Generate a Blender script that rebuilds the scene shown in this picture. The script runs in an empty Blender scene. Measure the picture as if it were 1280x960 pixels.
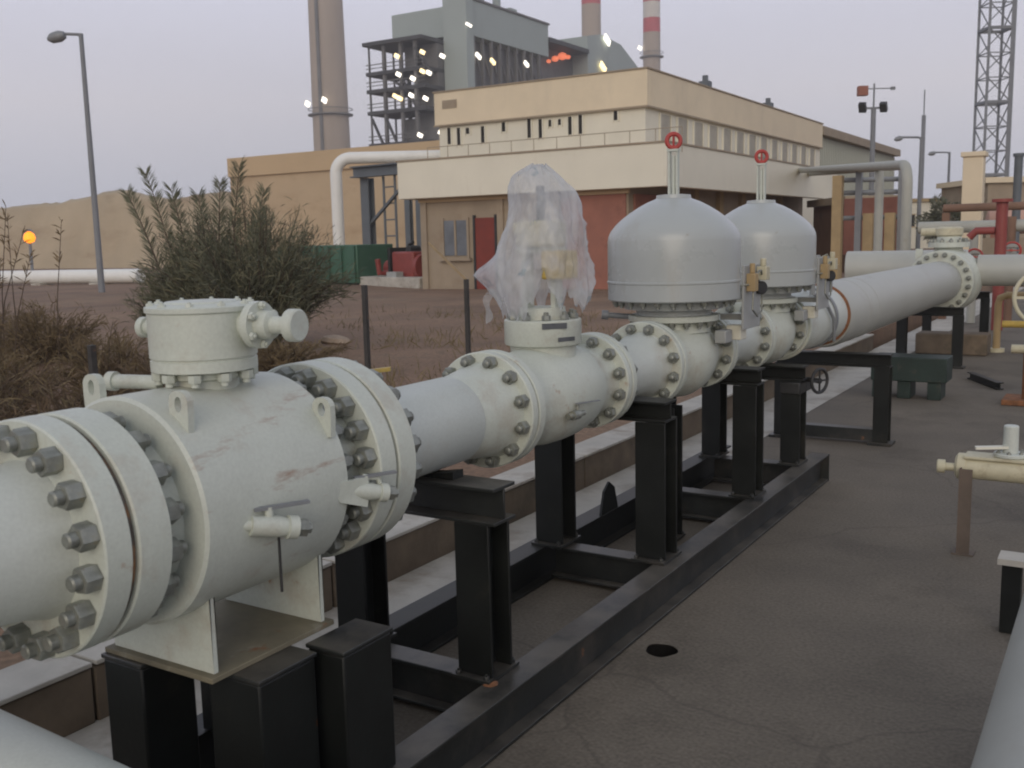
import bpy, math, random
import numpy as np
from mathutils import Vector, Matrix, noise as mnoise

random.seed(7); rng = np.random.default_rng(7)
scene = bpy.context.scene
col = scene.collection
PI = math.pi

# ------------------------------------------------------------------ camera
cam_d = bpy.data.cameras.new('Camera'); cam = bpy.data.objects.new('Camera', cam_d); col.objects.link(cam)
ROT = ((0.851051, 0.05614304, -0.52207294),
       (0.52457798, -0.13450717, 0.84066983),
       (-0.0230248, -0.98932087, -0.14392387))
FPX = 1250.0
EYE = Vector((0, 0, 1.6))
cam.matrix_world = Matrix(((ROT[0][0], -ROT[0][1], -ROT[0][2], EYE.x),
                           (ROT[1][0], -ROT[1][1], -ROT[1][2], EYE.y),
                           (ROT[2][0], -ROT[2][1], -ROT[2][2], EYE.z),
                           (0, 0, 0, 1)))
cam_d.sensor_width = 36; cam_d.lens = FPX / 1280 * 36
cam_d.clip_start = 0.05; cam_d.clip_end = 3000
cam_d.dof.use_dof = True; cam_d.dof.focus_distance = 4.5; cam_d.dof.aperture_fstop = 7.0
scene.camera = cam

# ------------------------------------------------------------------ sky, sun, exposure
SUN_EL, SUN_AZ = 22.0, 158.0        # low soft afterglow, from behind the viewer
world = bpy.data.worlds.new('World'); scene.world = world; world.use_nodes = True
wn = world.node_tree; wn.nodes.clear()
sky = wn.nodes.new('ShaderNodeTexSky'); sky.sky_type = 'NISHITA'; sky.sun_disc = False
sky.sun_elevation = math.radians(7); sky.sun_rotation = math.radians(SUN_AZ)
sky.air_density = 1.0; sky.dust_density = 3.0; sky.ozone_density = 2.0
sk_s = wn.nodes.new('ShaderNodeMixRGB'); sk_s.blend_type = 'MULTIPLY'; sk_s.inputs[0].default_value = 1
sk_s.inputs[2].default_value = (0.5, 0.5, 0.5, 1)
# thin dusk overcast: lavender overhead, faintly pink-grey low down, bluer at the skyline
tc = wn.nodes.new('ShaderNodeTexCoord'); sep = wn.nodes.new('ShaderNodeSeparateXYZ')
ramp = wn.nodes.new('ShaderNodeValToRGB')
e = ramp.color_ramp.elements
e[0].position = 0.0; e[0].color = (5.4, 5.6, 6.5, 1)
e[1].position = 1.0; e[1].color = (3.4, 3.7, 4.4, 1)
for p, c in ((0.05, (5.9, 5.9, 6.7, 1)), (0.13, (7.3, 7.0, 7.6, 1)), (0.27, (7.6, 7.7, 9.2, 1)), (0.5, (5.6, 5.9, 7.0, 1))):
    x = e.new(p); x.color = c
mix = wn.nodes.new('ShaderNodeMixRGB'); mix.inputs[0].default_value = 0.86
bg = wn.nodes.new('ShaderNodeBackground'); bg.inputs[1].default_value = 0.112
wo = wn.nodes.new('ShaderNodeOutputWorld')
wn.links.new(tc.outputs['Generated'], sep.inputs[0]); wn.links.new(sep.outputs[2], ramp.inputs[0])
wn.links.new(sky.outputs[0], sk_s.inputs[1]); wn.links.new(sk_s.outputs[0], mix.inputs[1])
wn.links.new(ramp.outputs[0], mix.inputs[2]); wn.links.new(mix.outputs[0], bg.inputs[0]); wn.links.new(bg.outputs[0], wo.inputs[0])

sun_d = bpy.data.lights.new('Sun', 'SUN'); sun_d.energy = 0.95; sun_d.angle = math.radians(40)
sun_d.color = (1.0, 0.87, 0.68)
sun = bpy.data.objects.new('Sun', sun_d); col.objects.link(sun)
_az, _el = math.radians(SUN_AZ), math.radians(SUN_EL)
sdir = Vector((math.sin(_az) * math.cos(_el), math.cos(_az) * math.cos(_el), math.sin(_el)))
sun.rotation_euler = sdir.to_track_quat('Z', 'Y').to_euler()
sun.location = sdir * 50

vs = scene.view_settings
vs.view_transform = 'Standard'; vs.look = 'None'; vs.gamma = 1; vs.use_curve_mapping = False; vs.exposure = 0.1
scene.cycles.filter_width = 2.0
scene.cycles.max_bounces = 6; scene.cycles.transparent_max_bounces = 24

def at(u, v, ax, val):
    """point of the photograph's (1280 wide) pixel on the world plane axis=val: used to survey far things"""
    c = (u - 640, v - 480, FPX)
    d = Vector([sum(ROT[i][k] * c[k] for k in range(3)) for i in range(3)])
    return EYE + d * ((val - EYE[ax]) / d[ax])
def ray(u, v, dep):
    c = (u - 640, v - 480, FPX)
    return EYE + Vector([sum(ROT[i][k] * c[k] for k in range(3)) for i in range(3)]) * (dep / FPX)

# ------------------------------------------------------------------ materials
MATS = {}
def mat(name, base, rough=0.6, var=0.15, scale=8.0, metal=0.0, bump=0.0, bscale=None, dirt=None, dirt2=None, coords='Object', stretch=None, spec=0.5, coat=0.0, grain=None, dust=None):
    """noise-varied principled; dirt = (colour, threshold 0..1, scale, softness)"""
    m = bpy.data.materials.new(name); m.use_nodes = True
    nt = m.node_tree; n = nt.nodes; L = nt.links
    b = n['Principled BSDF']
    t = n.new('ShaderNodeTexCoord')
    src = t.outputs[coords]
    if stretch:
        mp = n.new('ShaderNodeMapping'); mp.inputs['Scale'].default_value = stretch
        L.new(src, mp.inputs[0]); src_s = mp.outputs[0]
    else: src_s = src
    nz = n.new('ShaderNodeTexNoise'); nz.inputs['Scale'].default_value = scale; nz.inputs['Detail'].default_value = 6; nz.inputs['Roughness'].default_value = 0.62
    L.new(src_s, nz.inputs['Vector'])
    cr = n.new('ShaderNodeValToRGB')
    lo = [max(0, c * (1 - var)) for c in base]; hi = [min(1, c * (1 + var)) for c in base]
    cr.color_ramp.elements[0].position = 0.3; cr.color_ramp.elements[0].color = (*lo, 1)
    cr.color_ramp.elements[1].position = 0.7; cr.color_ramp.elements[1].color = (*hi, 1)
    L.new(nz.outputs[0], cr.inputs[0])
    out = cr.outputs[0]
    for d in (dirt, dirt2):
        if not d: continue
        dc, th, ds, soft = d[:4]
        dn = n.new('ShaderNodeTexNoise'); dn.inputs['Scale'].default_value = ds; dn.inputs['Detail'].default_value = 8; dn.inputs['Roughness'].default_value = 0.7
        if len(d) > 4:
            mp2 = n.new('ShaderNodeMapping'); mp2.inputs['Scale'].default_value = d[4]; mp2.inputs['Location'].default_value = (3.1, 1.7, 5.2)
            L.new(src, mp2.inputs[0]); L.new(mp2.outputs[0], dn.inputs['Vector'])
        else:
            L.new(src, dn.inputs['Vector'])
        dr = n.new('ShaderNodeValToRGB')
        dr.color_ramp.elements[0].position = th; dr.color_ramp.elements[0].color = (0, 0, 0, 1)
        dr.color_ramp.elements[1].position = min(1, th + soft); dr.color_ramp.elements[1].color = (1, 1, 1, 1)
        L.new(dn.outputs[0], dr.inputs[0])
        mx = n.new('ShaderNodeMixRGB'); mx.inputs[2].default_value = (*dc, 1)
        L.new(dr.outputs[0], mx.inputs[0]); L.new(out, mx.inputs[1]); out = mx.outputs[0]
    if grain:
        gn_ = n.new('ShaderNodeTexNoise'); gn_.inputs['Scale'].default_value = grain[0]; gn_.inputs['Detail'].default_value = 3; L.new(src, gn_.inputs['Vector'])
        gr_ = n.new('ShaderNodeMapRange'); gr_.inputs[1].default_value = 0.3; gr_.inputs[2].default_value = 0.7; gr_.inputs[3].default_value = 1 - grain[1]; gr_.inputs[4].default_value = 1 + grain[1]
        L.new(gn_.outputs[0], gr_.inputs[0])
        mg = n.new('ShaderNodeMixRGB'); mg.blend_type = 'MULTIPLY'; mg.inputs[0].default_value = 1; L.new(out, mg.inputs[1]); L.new(gr_.outputs[0], mg.inputs[2]); out = mg.outputs[0]
    if dust:
        ge = n.new('ShaderNodeNewGeometry'); sx = n.new('ShaderNodeSeparateXYZ'); L.new(ge.outputs['Normal'], sx.inputs[0])
        d1 = n.new('ShaderNodeMapRange'); d1.inputs[1].default_value = 0.55; d1.inputs[2].default_value = 1.0; d1.inputs[4].default_value = dust[1]; L.new(sx.outputs[2], d1.inputs[0])
        d2 = n.new('ShaderNodeMapRange'); d2.inputs[1].default_value = 0.32; d2.inputs[2].default_value = 0.62; L.new(nz.outputs[0], d2.inputs[0])
        d3 = n.new('ShaderNodeMath'); d3.operation = 'MULTIPLY'; L.new(d1.outputs[0], d3.inputs[0]); L.new(d2.outputs[0], d3.inputs[1])
        md = n.new('ShaderNodeMixRGB'); md.inputs[2].default_value = (*dust[0], 1); L.new(d3.outputs[0], md.inputs[0]); L.new(out, md.inputs[1]); out = md.outputs[0]
    L.new(out, b.inputs['Base Color'])
    b.inputs['Metallic'].default_value = metal
    rr = n.new('ShaderNodeMapRange'); rr.inputs[3].default_value = max(0.05, rough - 0.1); rr.inputs[4].default_value = min(1, rough + 0.12)
    L.new(nz.outputs[0], rr.inputs[0]); L.new(rr.outputs[0], b.inputs['Roughness'])
    b.inputs['Specular IOR Level'].default_value = spec
    if coat: b.inputs['Coat Weight'].default_value = coat; b.inputs['Coat Roughness'].default_value = 0.25
    if bump:
        bn = n.new('ShaderNodeTexNoise'); bn.inputs['Scale'].default_value = bscale or scale * 6; bn.inputs['Detail'].default_value = 5
        L.new(src, bn.inputs['Vector'])
        bp = n.new('ShaderNodeBump'); bp.inputs['Strength'].default_value = bump; bp.inputs['Distance'].default_value = 0.01
        L.new(bn.outputs[0], bp.inputs['Height']); L.new(bp.outputs[0], b.inputs['Normal'])
    MATS[name] = m
    return m
def glow(name, colr, s):
    m = bpy.data.materials.new(name); m.use_nodes = True
    b = m.node_tree.nodes['Principled BSDF']
    b.inputs['Base Color'].default_value = (*colr, 1)
    b.inputs['Emission Color'].default_value = (*colr, 1); b.inputs['Emission Strength'].default_value = s
    MATS[name] = m

RUST = (0.20, 0.075, 0.025)
DUST = (0.36, 0.29, 0.21)
mat('valve_paint', (0.545, 0.575, 0.505), 0.42, 0.07, 3.5, bump=0.04, bscale=60, dirt=((0.42, 0.37, 0.29), 0.52, 5, 0.28), dirt2=((0.34, 0.19, 0.10), 0.63, 9, 0.10), grain=(120, 0.05))
mat('valve_paint_scuffed', (0.545, 0.575, 0.51), 0.40, 0.08, 3.0, bump=0.05, bscale=50, dirt=((0.40, 0.34, 0.27), 0.56, 4, 0.25), dirt2=((0.36, 0.27, 0.21), 0.60, 3.2, 0.12, (5, 1.1, 5)), grain=(120, 0.05), dust=((0.46, 0.42, 0.34), 0.4))
mat('pipe_white', (0.565, 0.595, 0.545), 0.45, 0.05, 2.5, bump=0.03, bscale=40, dirt=((0.46, 0.42, 0.34), 0.54, 3, 0.3), dirt2=((0.36, 0.27, 0.19), 0.66, 14, 0.08), grain=(120, 0.05))
mat('pipe_grey', (0.43, 0.435, 0.395), 0.45, 0.07, 2.0, bump=0.03, bscale=40, dirt=((0.34, 0.31, 0.27), 0.56, 2.6, 0.3))
mat('dome_paint', (0.41, 0.435, 0.425), 0.28, 0.05, 2.0, bump=0.02, bscale=40, dirt=((0.36, 0.345, 0.30), 0.55, 3.5, 0.3, (1.5, 1.5, .5)), dirt2=((0.30, 0.26, 0.20), 0.66, 12, 0.1), coat=0.25)
mat('stud_steel', (0.26, 0.27, 0.24), 0.45, 0.3, 30, metal=0.45, dirt=((0.30, 0.28, 0.20), 0.56, 18, 0.1), dirt2=(RUST, 0.62, 22, 0.08))
mat('gasket', (0.10, 0.085, 0.07), 0.8, 0.3, 20, dirt=((0.36, 0.17, 0.06), 0.48, 9, 0.2))
mat('rust', (0.23, 0.10, 0.045), 0.85, 0.4, 18, bump=0.2)
mat('black_steel', (0.0105, 0.012, 0.011), 0.46, 0.35, 5, bump=0.06, bscale=60, dirt=((0.05, 0.045, 0.036), 0.6, 4, 0.25), dirt2=((0.16, 0.06, 0.02), 0.68, 7, 0.04), spec=0.35, dust=((0.10, 0.088, 0.07), 0.3))
mat('worn_steel', (0.020, 0.022, 0.021), 0.42, 0.35, 5, bump=0.06, bscale=60, dirt=((0.075, 0.065, 0.055), 0.5, 3, 0.25), dirt2=((0.22, 0.10, 0.05), 0.66, 6, 0.05), dust=((0.16, 0.142, 0.115), 0.6))
mat('dark_green_steel', (0.018, 0.034, 0.028), 0.5, 0.3, 5, dirt=((0.10, 0.08, 0.06), 0.56, 4, 0.2))
mat('concrete', (0.150, 0.128, 0.099), 0.85, 0.24, 0.9, bump=0.22, bscale=55, dirt=((0.088, 0.074, 0.056), 0.52, 1.1, 0.22), dirt2=((0.195, 0.17, 0.135), 0.58, 0.7, 0.18), grain=(70, 0.22))
mat('pale_concrete', (0.48, 0.455, 0.40), 0.85, 0.18, 3, bump=0.15, bscale=60, dirt=((0.24, 0.19, 0.14), 0.5, 2.2, 0.25))
mat('dirty_block', (0.15, 0.115, 0.08), 0.9, 0.3, 4, bump=0.3, bscale=40, dirt=((0.08, 0.07, 0.05), 0.55, 3, 0.2))
mat('soil', (0.20, 0.125, 0.078), 0.95, 0.3, 0.5, bump=0.5, bscale=14, dirt=((0.25, 0.175, 0.11), 0.5, 0.35, 0.25), dirt2=((0.10, 0.072, 0.047), 0.58, 1.4, 0.15), grain=(25, 0.25))
mat('beige_wall', (0.75, 0.635, 0.455), 0.8, 0.06, 0.8, bump=0.06, bscale=12, dirt=((0.60, 0.51, 0.38), 0.56, 0.5, 0.3, (1, 1, .25)))
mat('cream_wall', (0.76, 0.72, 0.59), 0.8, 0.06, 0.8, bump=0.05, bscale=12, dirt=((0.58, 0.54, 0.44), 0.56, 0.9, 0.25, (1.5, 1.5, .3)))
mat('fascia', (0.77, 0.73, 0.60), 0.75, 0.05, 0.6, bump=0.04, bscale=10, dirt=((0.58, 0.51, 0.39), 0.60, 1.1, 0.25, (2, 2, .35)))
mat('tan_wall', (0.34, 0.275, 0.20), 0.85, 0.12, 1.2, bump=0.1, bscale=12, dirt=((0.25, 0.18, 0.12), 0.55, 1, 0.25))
mat('brown_wall', (0.21, 0.125, 0.085), 0.85, 0.2, 1.2, dirt=((0.14, 0.09, 0.065), 0.55, 1.5, 0.2))
mat('tan_wall_dark', (0.13, 0.10, 0.078), 0.7, 0.25, 6, dirt=(RUST, 0.62, 6, 0.1))
mat('red_wall', (0.32, 0.135, 0.095), 0.8, 0.15, 1.5, dirt=((0.19, 0.085, 0.06), 0.55, 2, 0.2))
mat('red_door', (0.20, 0.035, 0.022), 0.6, 0.15, 3)
mat('sand_wall', (0.52, 0.395, 0.255), 0.9, 0.12, 0.12, bump=0.2, bscale=1.5, dirt=((0.36, 0.24, 0.14), 0.5, 0.25, 0.3, (1, 1, 2.5)))
mat('bund_earth', (0.43, 0.345, 0.235), 0.95, 0.2, 0.15, bump=0.4, bscale=1.2, dirt=((0.33, 0.24, 0.155), 0.52, 0.12, 0.2, (1, 1, 3)), dirt2=((0.26, 0.20, 0.13), 0.6, 0.4, 0.2))
mat('sand_wall_top', (0.54, 0.40, 0.245), 0.9, 0.08, 0.2)
mat('grey_green_clad', (0.36, 0.405, 0.385), 0.7, 0.06, 0.1, dirt=((0.25, 0.275, 0.26), 0.55, 0.2, 0.25, (1, 1, .2)))
mat('corrugated', (0.46, 0.475, 0.41), 0.6, 0.06, 0.3)
mat('boiler_dark', (0.06, 0.06, 0.062), 0.7, 0.3, 0.5)
mat('boiler_mid', (0.15, 0.145, 0.14), 0.7, 0.3, 0.3)
mat('chimney_concrete', (0.40, 0.33, 0.265), 0.9, 0.08, 0.08, dirt=((0.28, 0.225, 0.18), 0.5, 0.1, 0.3, (1, 1, .15)))
mat('chimney_red', (0.48, 0.075, 0.085), 0.7, 0.12, 0.3)
mat('chimney_white', (0.62, 0.58, 0.52), 0.7, 0.08, 0.3)
mat('galv', (0.24, 0.25, 0.26), 0.55, 0.12, 4, metal=0.2)
mat('mast_grey', (0.21, 0.22, 0.235), 0.6, 0.12, 2)
mat('rack_grey', (0.12, 0.135, 0.15), 0.6, 0.12, 2)
mat('dark_metal', (0.03, 0.03, 0.03), 0.5, 0.3, 8)
mat('pit_black', (0.012, 0.011, 0.010), 0.9, 0.3, 8, spec=0.1)
mat('fence_metal', (0.045, 0.042, 0.038), 0.6, 0.3, 8, dirt=(RUST, 0.6, 10, 0.1))
mat('fence_tan', (0.32, 0.24, 0.14), 0.7, 0.2, 8)
mat('green_paint', (0.05, 0.125, 0.082), 0.5, 0.15, 2, dirt=((0.13, 0.12, 0.08), 0.6, 2, 0.15))
mat('red_paint', (0.26, 0.055, 0.045), 0.5, 0.2, 3, dirt=((0.16, 0.07, 0.05), 0.58, 3, 0.15))
mat('wheel_red', (0.42, 0.055, 0.045), 0.4, 0.12, 12)
mat('white_paint', (0.80, 0.80, 0.76), 0.45, 0.05, 2, dirt=((0.6, 0.57, 0.5), 0.58, 2, 0.3))
mat('pipe_beige', (0.40, 0.40, 0.35), 0.55, 0.1, 3, dirt=((0.28, 0.25, 0.19), 0.56, 3, 0.25))
mat('yellow_paint', (0.62, 0.44, 0.10), 0.5, 0.15, 6, dirt=((0.40, 0.30, 0.15), 0.55, 8, 0.2))
mat('brass', (0.55, 0.40, 0.12), 0.4, 0.15, 20, metal=0.4)
mat('olive_dirty_shaded', (0.17, 0.15, 0.10), 0.7, 0.3, 6, dirt=((0.34, 0.33, 0.27), 0.55, 5, 0.2), dirt2=(RUST, 0.6, 9, 0.1))  # dirt, plus the shade under the ball valve painted into the base tone
mat('cream_paint', (0.56, 0.52, 0.37), 0.5, 0.12, 8, dirt=((0.36, 0.30, 0.19), 0.55, 12, 0.2))
mat('ochre', (0.40, 0.29, 0.15), 0.7, 0.15, 3)
mat('pink_tank', (0.55, 0.34, 0.27), 0.6, 0.08, 0.6)
mat('grey_box', (0.36, 0.37, 0.36), 0.5, 0.1, 6)
mat('white_box', (0.75, 0.73, 0.62), 0.4, 0.05, 6)
mat('name_plate', (0.16, 0.17, 0.18), 0.35, 0.2, 20, metal=0.6)
mat('window_glass', (0.03, 0.028, 0.026), 0.55, 0.2, 2, spec=0.2)
mat('window_blue', (0.15, 0.165, 0.185), 0.35, 0.25, 2)
mat('window_dusty', (0.40, 0.37, 0.30), 0.6, 0.15, 2)
mat('leaf_dark', (0.112, 0.116, 0.074), 0.8, 0.4, 1.6)
mat('leaf_pale', (0.20, 0.19, 0.115), 0.85, 0.35, 2)
mat('leaf_dry', (0.165, 0.120, 0.066), 0.9, 0.35, 1.8)
mat('leaf_brown', (0.125, 0.088, 0.056), 0.9, 0.35, 2)
mat('bark', (0.09, 0.065, 0.045), 0.9, 0.3, 10, bump=0.3)
mat('grass_dry', (0.20, 0.155, 0.085), 0.9, 0.35, 2)
mat('stone_pale', (0.42, 0.32, 0.23), 0.9, 0.25, 5, bump=0.2)
cm = MATS['concrete']; nt = cm.node_tree; n = nt.nodes; L = nt.links; b = n['Principled BSDF']
src0 = b.inputs['Base Color'].links[0].from_socket
tcc = n.new('ShaderNodeTexCoord'); wz = n.new('ShaderNodeTexNoise'); wz.inputs['Scale'].default_value = 1.6; wz.inputs['Detail'].default_value = 6
L.new(tcc.outputs['Object'], wz.inputs['Vector'])
wm = n.new('ShaderNodeMixRGB'); wm.inputs[0].default_value = 0.35; L.new(tcc.outputs['Object'], wm.inputs[1]); L.new(wz.outputs['Color'], wm.inputs[2])
vo = n.new('ShaderNodeTexVoronoi'); vo.feature = 'DISTANCE_TO_EDGE'; vo.inputs['Scale'].default_value = 0.75; L.new(wm.outputs[0], vo.inputs['Vector'])
vr = n.new('ShaderNodeMapRange'); vr.inputs[1].default_value = 0.0; vr.inputs[2].default_value = 0.007; vr.inputs[3].default_value = 0.35; vr.inputs[4].default_value = 0.0
L.new(vo.outputs['Distance'], vr.inputs[0])
vm = n.new('ShaderNodeMixRGB'); vm.inputs[2].default_value = (0.06, 0.05, 0.04, 1); L.new(vr.outputs[0], vm.inputs[0]); L.new(src0, vm.inputs[1]); L.new(vm.outputs[0], b.inputs['Base Color'])
glow('lamp_white', (1.0, 0.93, 0.80), 2.0)
glow('lamp_warm', (1.0, 0.78, 0.42), 1.8)
glow('lamp_orange', (1.0, 0.27, 0.015), 1.6)
glow('lamp_red', (1.0, 0.24, 0.11), 0.75)

# plastic film: thin, wrinkled, half see-through; pale blue print in places
pm = bpy.data.materials.new('plastic_film'); pm.use_nodes = True; MATS['plastic_film'] = pm
nt = pm.node_tree; n = nt.nodes; L = nt.links
b = n['Principled BSDF']; b.inputs['Roughness'].default_value = 0.25; b.inputs['Specular IOR Level'].default_value = 0.7
tcn = n.new('ShaderNodeTexCoord')
pn = n.new('ShaderNodeTexNoise'); pn.inputs['Scale'].default_value = 9; pn.inputs['Detail'].default_value = 5
L.new(tcn.outputs['Object'], pn.inputs['Vector'])
pr = n.new('ShaderNodeValToRGB'); pr.color_ramp.elements[0].position = 0.645; pr.color_ramp.elements[0].color = (0.70, 0.72, 0.75, 1)
pr.color_ramp.elements[1].position = 0.69; pr.color_ramp.elements[1].color = (0.30, 0.42, 0.50, 1)
L.new(pn.outputs[0], pr.inputs[0]); L.new(pr.outputs[0], b.inputs['Base Color'])
tl = n.new('ShaderNodeBsdfTranslucent'); tl.inputs[0].default_value = (0.72, 0.74, 0.76, 1)
m1 = n.new('ShaderNodeMixShader'); m1.inputs[0].default_value = 0.35
tr = n.new('ShaderNodeBsdfTransparent'); m2 = n.new('ShaderNodeMixShader')
an = n.new('ShaderNodeTexNoise'); an.inputs['Scale'].default_value = 14; an.inputs['Detail'].default_value = 4
mpn = n.new('ShaderNodeMapping'); mpn.inputs['Scale'].default_value = (1, 1, .4); L.new(tcn.outputs['Object'], mpn.inputs[0]); L.new(mpn.outputs[0], an.inputs['Vector'])
ar = n.new('ShaderNodeMapRange'); ar.inputs[1].default_value = 0.3; ar.inputs[2].default_value = 0.7; ar.inputs[3].default_value = 0.28; ar.inputs[4].default_value = 0.72
L.new(an.outputs[0], ar.inputs[0])
L.new(b.outputs[0], m1.inputs[1]); L.new(tl.outputs[0], m1.inputs[2])
L.new(ar.outputs[0], m2.inputs[0]); L.new(tr.outputs[0], m2.inputs[1]); L.new(m1.outputs[0], m2.inputs[2])
L.new(m2.outputs[0], n['Material Output'].inputs[0])

# ------------------------------------------------------------------ mesh helpers
def basis(d):
    d = Vector(d).normalized()
    a = Vector((0, 0, 1)) if abs(d.z) < 0.9 else Vector((0, 1, 0))
    x = a.cross(d).normalized(); y = d.cross(x)
    return x, y, d

class MB:
    """collects polygons for ONE mesh"""
    def __init__(s): s.v = []; s.f = []
    def poly(s, pts):
        i = len(s.v); s.v += [tuple(p) for p in pts]; s.f.append(tuple(range(i, i + len(pts)))); return s
    def obox(s, c, ex, ey, ez):
        c, ex, ey, ez = map(Vector, (c, ex, ey, ez)); i = len(s.v)
        for k in (-1, 1):
            for j in (-1, 1):
                for h in (-1, 1): s.v.append(tuple(c + ex * h + ey * j + ez * k))
        for q in ((0, 2, 3, 1), (4, 5, 7, 6), (0, 1, 5, 4), (2, 6, 7, 3), (0, 4, 6, 2), (1, 3, 7, 5)):
            s.f.append(tuple(i + t for t in q))
        return s
    def box(s, x0, x1, y0, y1, z0, z1):
        return s.obox(((x0 + x1) / 2, (y0 + y1) / 2, (z0 + z1) / 2), ((x1 - x0) / 2, 0, 0), (0, (y1 - y0) / 2, 0), (0, 0, (z1 - z0) / 2))
    def bar(s, p0, p1, w, h=None, up=(0, 0, 1)):
        p0, p1 = Vector(p0), Vector(p1); d = p1 - p0; up = Vector(up)
        if abs(d.normalized().dot(up)) > 0.95: up = Vector((0, 1, 0))
        x = d.cross(up).normalized(); y = x.cross(d).normalized()
        return s.obox((p0 + p1) / 2, x * w / 2, d / 2, y * (h or w) / 2)
    def ibeam(s, p0, p1, w, h, tf, tw, up=(0, 0, 1)):
        p0, p1 = Vector(p0), Vector(p1); d = p1 - p0; up = Vector(up)
        x = d.cross(up).normalized(); y = x.cross(d).normalized(); c = (p0 + p1) / 2
        for k in (-1, 1): s.obox(c + y * k * (h - tf) / 2, x * w / 2, d / 2, y * tf / 2)
        s.obox(c, x * tw / 2, d / 2, y * (h / 2 - tf))
        return s
    def lathe(s, prof, o, d, n=48, cap=(True, True), a0=0.0):
        o = Vector(o); x, y, d = basis(d); rings = []
        for t, r in prof:
            i = len(s.v)
            for k in range(n):
                a = a0 + 2 * PI * k / n
                s.v.append(tuple(o + d * t + (x * math.cos(a) + y * math.sin(a)) * r))
            rings.append(i)
        for a, c in zip(rings, rings[1:]):
            for k in range(n):
                k2 = (k + 1) % n; s.f.append((a + k, a + k2, c + k2, c + k))
        if cap[0]: s.f.append(tuple(rings[0] + k for k in range(n))[::-1])
        if cap[1]: s.f.append(tuple(rings[-1] + k for k in range(n)))
        return s
    def cyl(s, p0, p1, r, n=16, r1=None, ch=0.0):
        p0, p1 = Vector(p0), Vector(p1); l = (p1 - p0).length; r1 = r if r1 is None else r1
        pr = [(0, r), (l, r1)] if not ch else [(0, r - ch), (ch, r), (l - ch, r1), (l, r1 - ch)]
        return s.lathe(pr, p0, p1 - p0, n)
    def tube(s, pts, r, n=10, cap=True):
        pts = [Vector(p) for p in pts]; prev = None; rings = []
        for i, p in enumerate(pts):
            d = (pts[min(i + 1, len(pts) - 1)] - pts[max(i - 1, 0)]).normalized()
            if prev is None: x, y, _ = basis(d)
            else:
                x = (prev - d * prev.dot(d)).normalized(); y = d.cross(x)
            prev = x; rr = r[i] if isinstance(r, (list, tuple)) else r
            k0 = len(s.v)
            for k in range(n):
                a = 2 * PI * k / n; s.v.append(tuple(p + (x * math.cos(a) + y * math.sin(a)) * rr))
            rings.append(k0)
        for a, c in zip(rings, rings[1:]):
            for k in range(n):
                k2 = (k + 1) % n; s.f.append((a + k, a + k2, c + k2, c + k))
        if cap:
            s.f.append(tuple(rings[0] + k for k in range(n))[::-1]); s.f.append(tuple(rings[-1] + k for k in range(n)))
        return s
    def torus(s, c, d, R, r, n=32, m=10):
        c = Vector(c); x, y, d = basis(d); i = len(s.v)
        for a in range(n):
            u = x * math.cos(2 * PI * a / n) + y * math.sin(2 * PI * a / n)
            for b_ in range(m):
                w = 2 * PI * b_ / m; s.v.append(tuple(c + u * (R + r * math.cos(w)) + d * r * math.sin(w)))
        for a in range(n):
            for b_ in range(m):
                a2, b2 = (a + 1) % n, (b_ + 1) % m
                s.f.append((i + a * m + b_, i + a2 * m + b_, i + a2 * m + b2, i + a * m + b2))
        return s
    def prism(s, pts, e):
        """extrude polygon pts (3-D) by vector e"""
        e = Vector(e); pts = [Vector(p) for p in pts]; i = len(s.v); k = len(pts)
        s.v += [tuple(p) for p in pts] + [tuple(p + e) for p in pts]
        s.f.append(tuple(range(i, i + k))[::-1]); s.f.append(tuple(range(i + k, i + 2 * k)))
        for a in range(k):
            b_ = (a + 1) % k; s.f.append((i + a, i + b_, i + k + b_, i + k + a))
        return s
    def mesh(s, name, off=(0, 0, 0), sharp=35):
        me = bpy.data.meshes.new(name); o = Vector(off)
        me.from_pydata([tuple(Vector(p) - o) for p in s.v], [], s.f)
        import bmesh
        bm = bmesh.new(); bm.from_mesh(me); bmesh.ops.recalc_face_normals(bm, faces=bm.faces); bm.to_mesh(me); bm.free()
        if sharp:
            me.shade_smooth(); me.set_sharp_from_angle(angle=math.radians(sharp))
        return me

def tag(o, label=None, cat=None, group=None, kind=None):
    if label: o['label'] = label
    if cat: o['category'] = cat
    if group: o['group'] = group
    if kind: o['kind'] = kind
    return o
def link(name, me, m, parent=None, loc=(0, 0, 0), rot=None, bevel=0):
    o = bpy.data.objects.new(name, me); col.objects.link(o); o.location = loc
    if m is not None and not me.materials: me.materials.append(MATS[m])
    if parent is not None: o.parent = parent
    if rot is not None: o.rotation_euler = rot
    if bevel:
        bv = o.modifiers.new('bevel', 'BEVEL'); bv.width = bevel; bv.segments = 2; bv.limit_method = 'ANGLE'
    return o
class Thing:
    """an Empty at the base of the thing; parts are given in world coordinates"""
    def __init__(s, name, loc, label, cat, group=None, kind=None):
        s.L = Vector(loc); s.e = bpy.data.objects.new(name, None); s.e.empty_display_size = 0.1
        col.objects.link(s.e); s.e.location = s.L; tag(s.e, label, cat, group, kind)
    def part(s, name, mb, m, parent=None, bevel=0, sharp=35):
        return link(name, mb.mesh(name, s.L, sharp), m, parent or s.e, bevel=bevel)
    def inst(s, name, me, m, loc, rot, parent=None):
        return link(name, me, m, parent or s.e, Vector(loc) - s.L, rot)
def single(name, mb, m, label, cat, loc=None, group=None, kind=None, bevel=0, sharp=35):
    loc = Vector(loc or (0, 0, 0)); return tag(link(name, mb.mesh(name, loc, sharp), m, None, loc, bevel=bevel), label, cat, group, kind)
def copy_tree(o, parent=None):
    c = o.copy(); col.objects.link(c); c.parent = parent
    for ch in list(o.children): copy_tree(ch, c)
    return c

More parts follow.
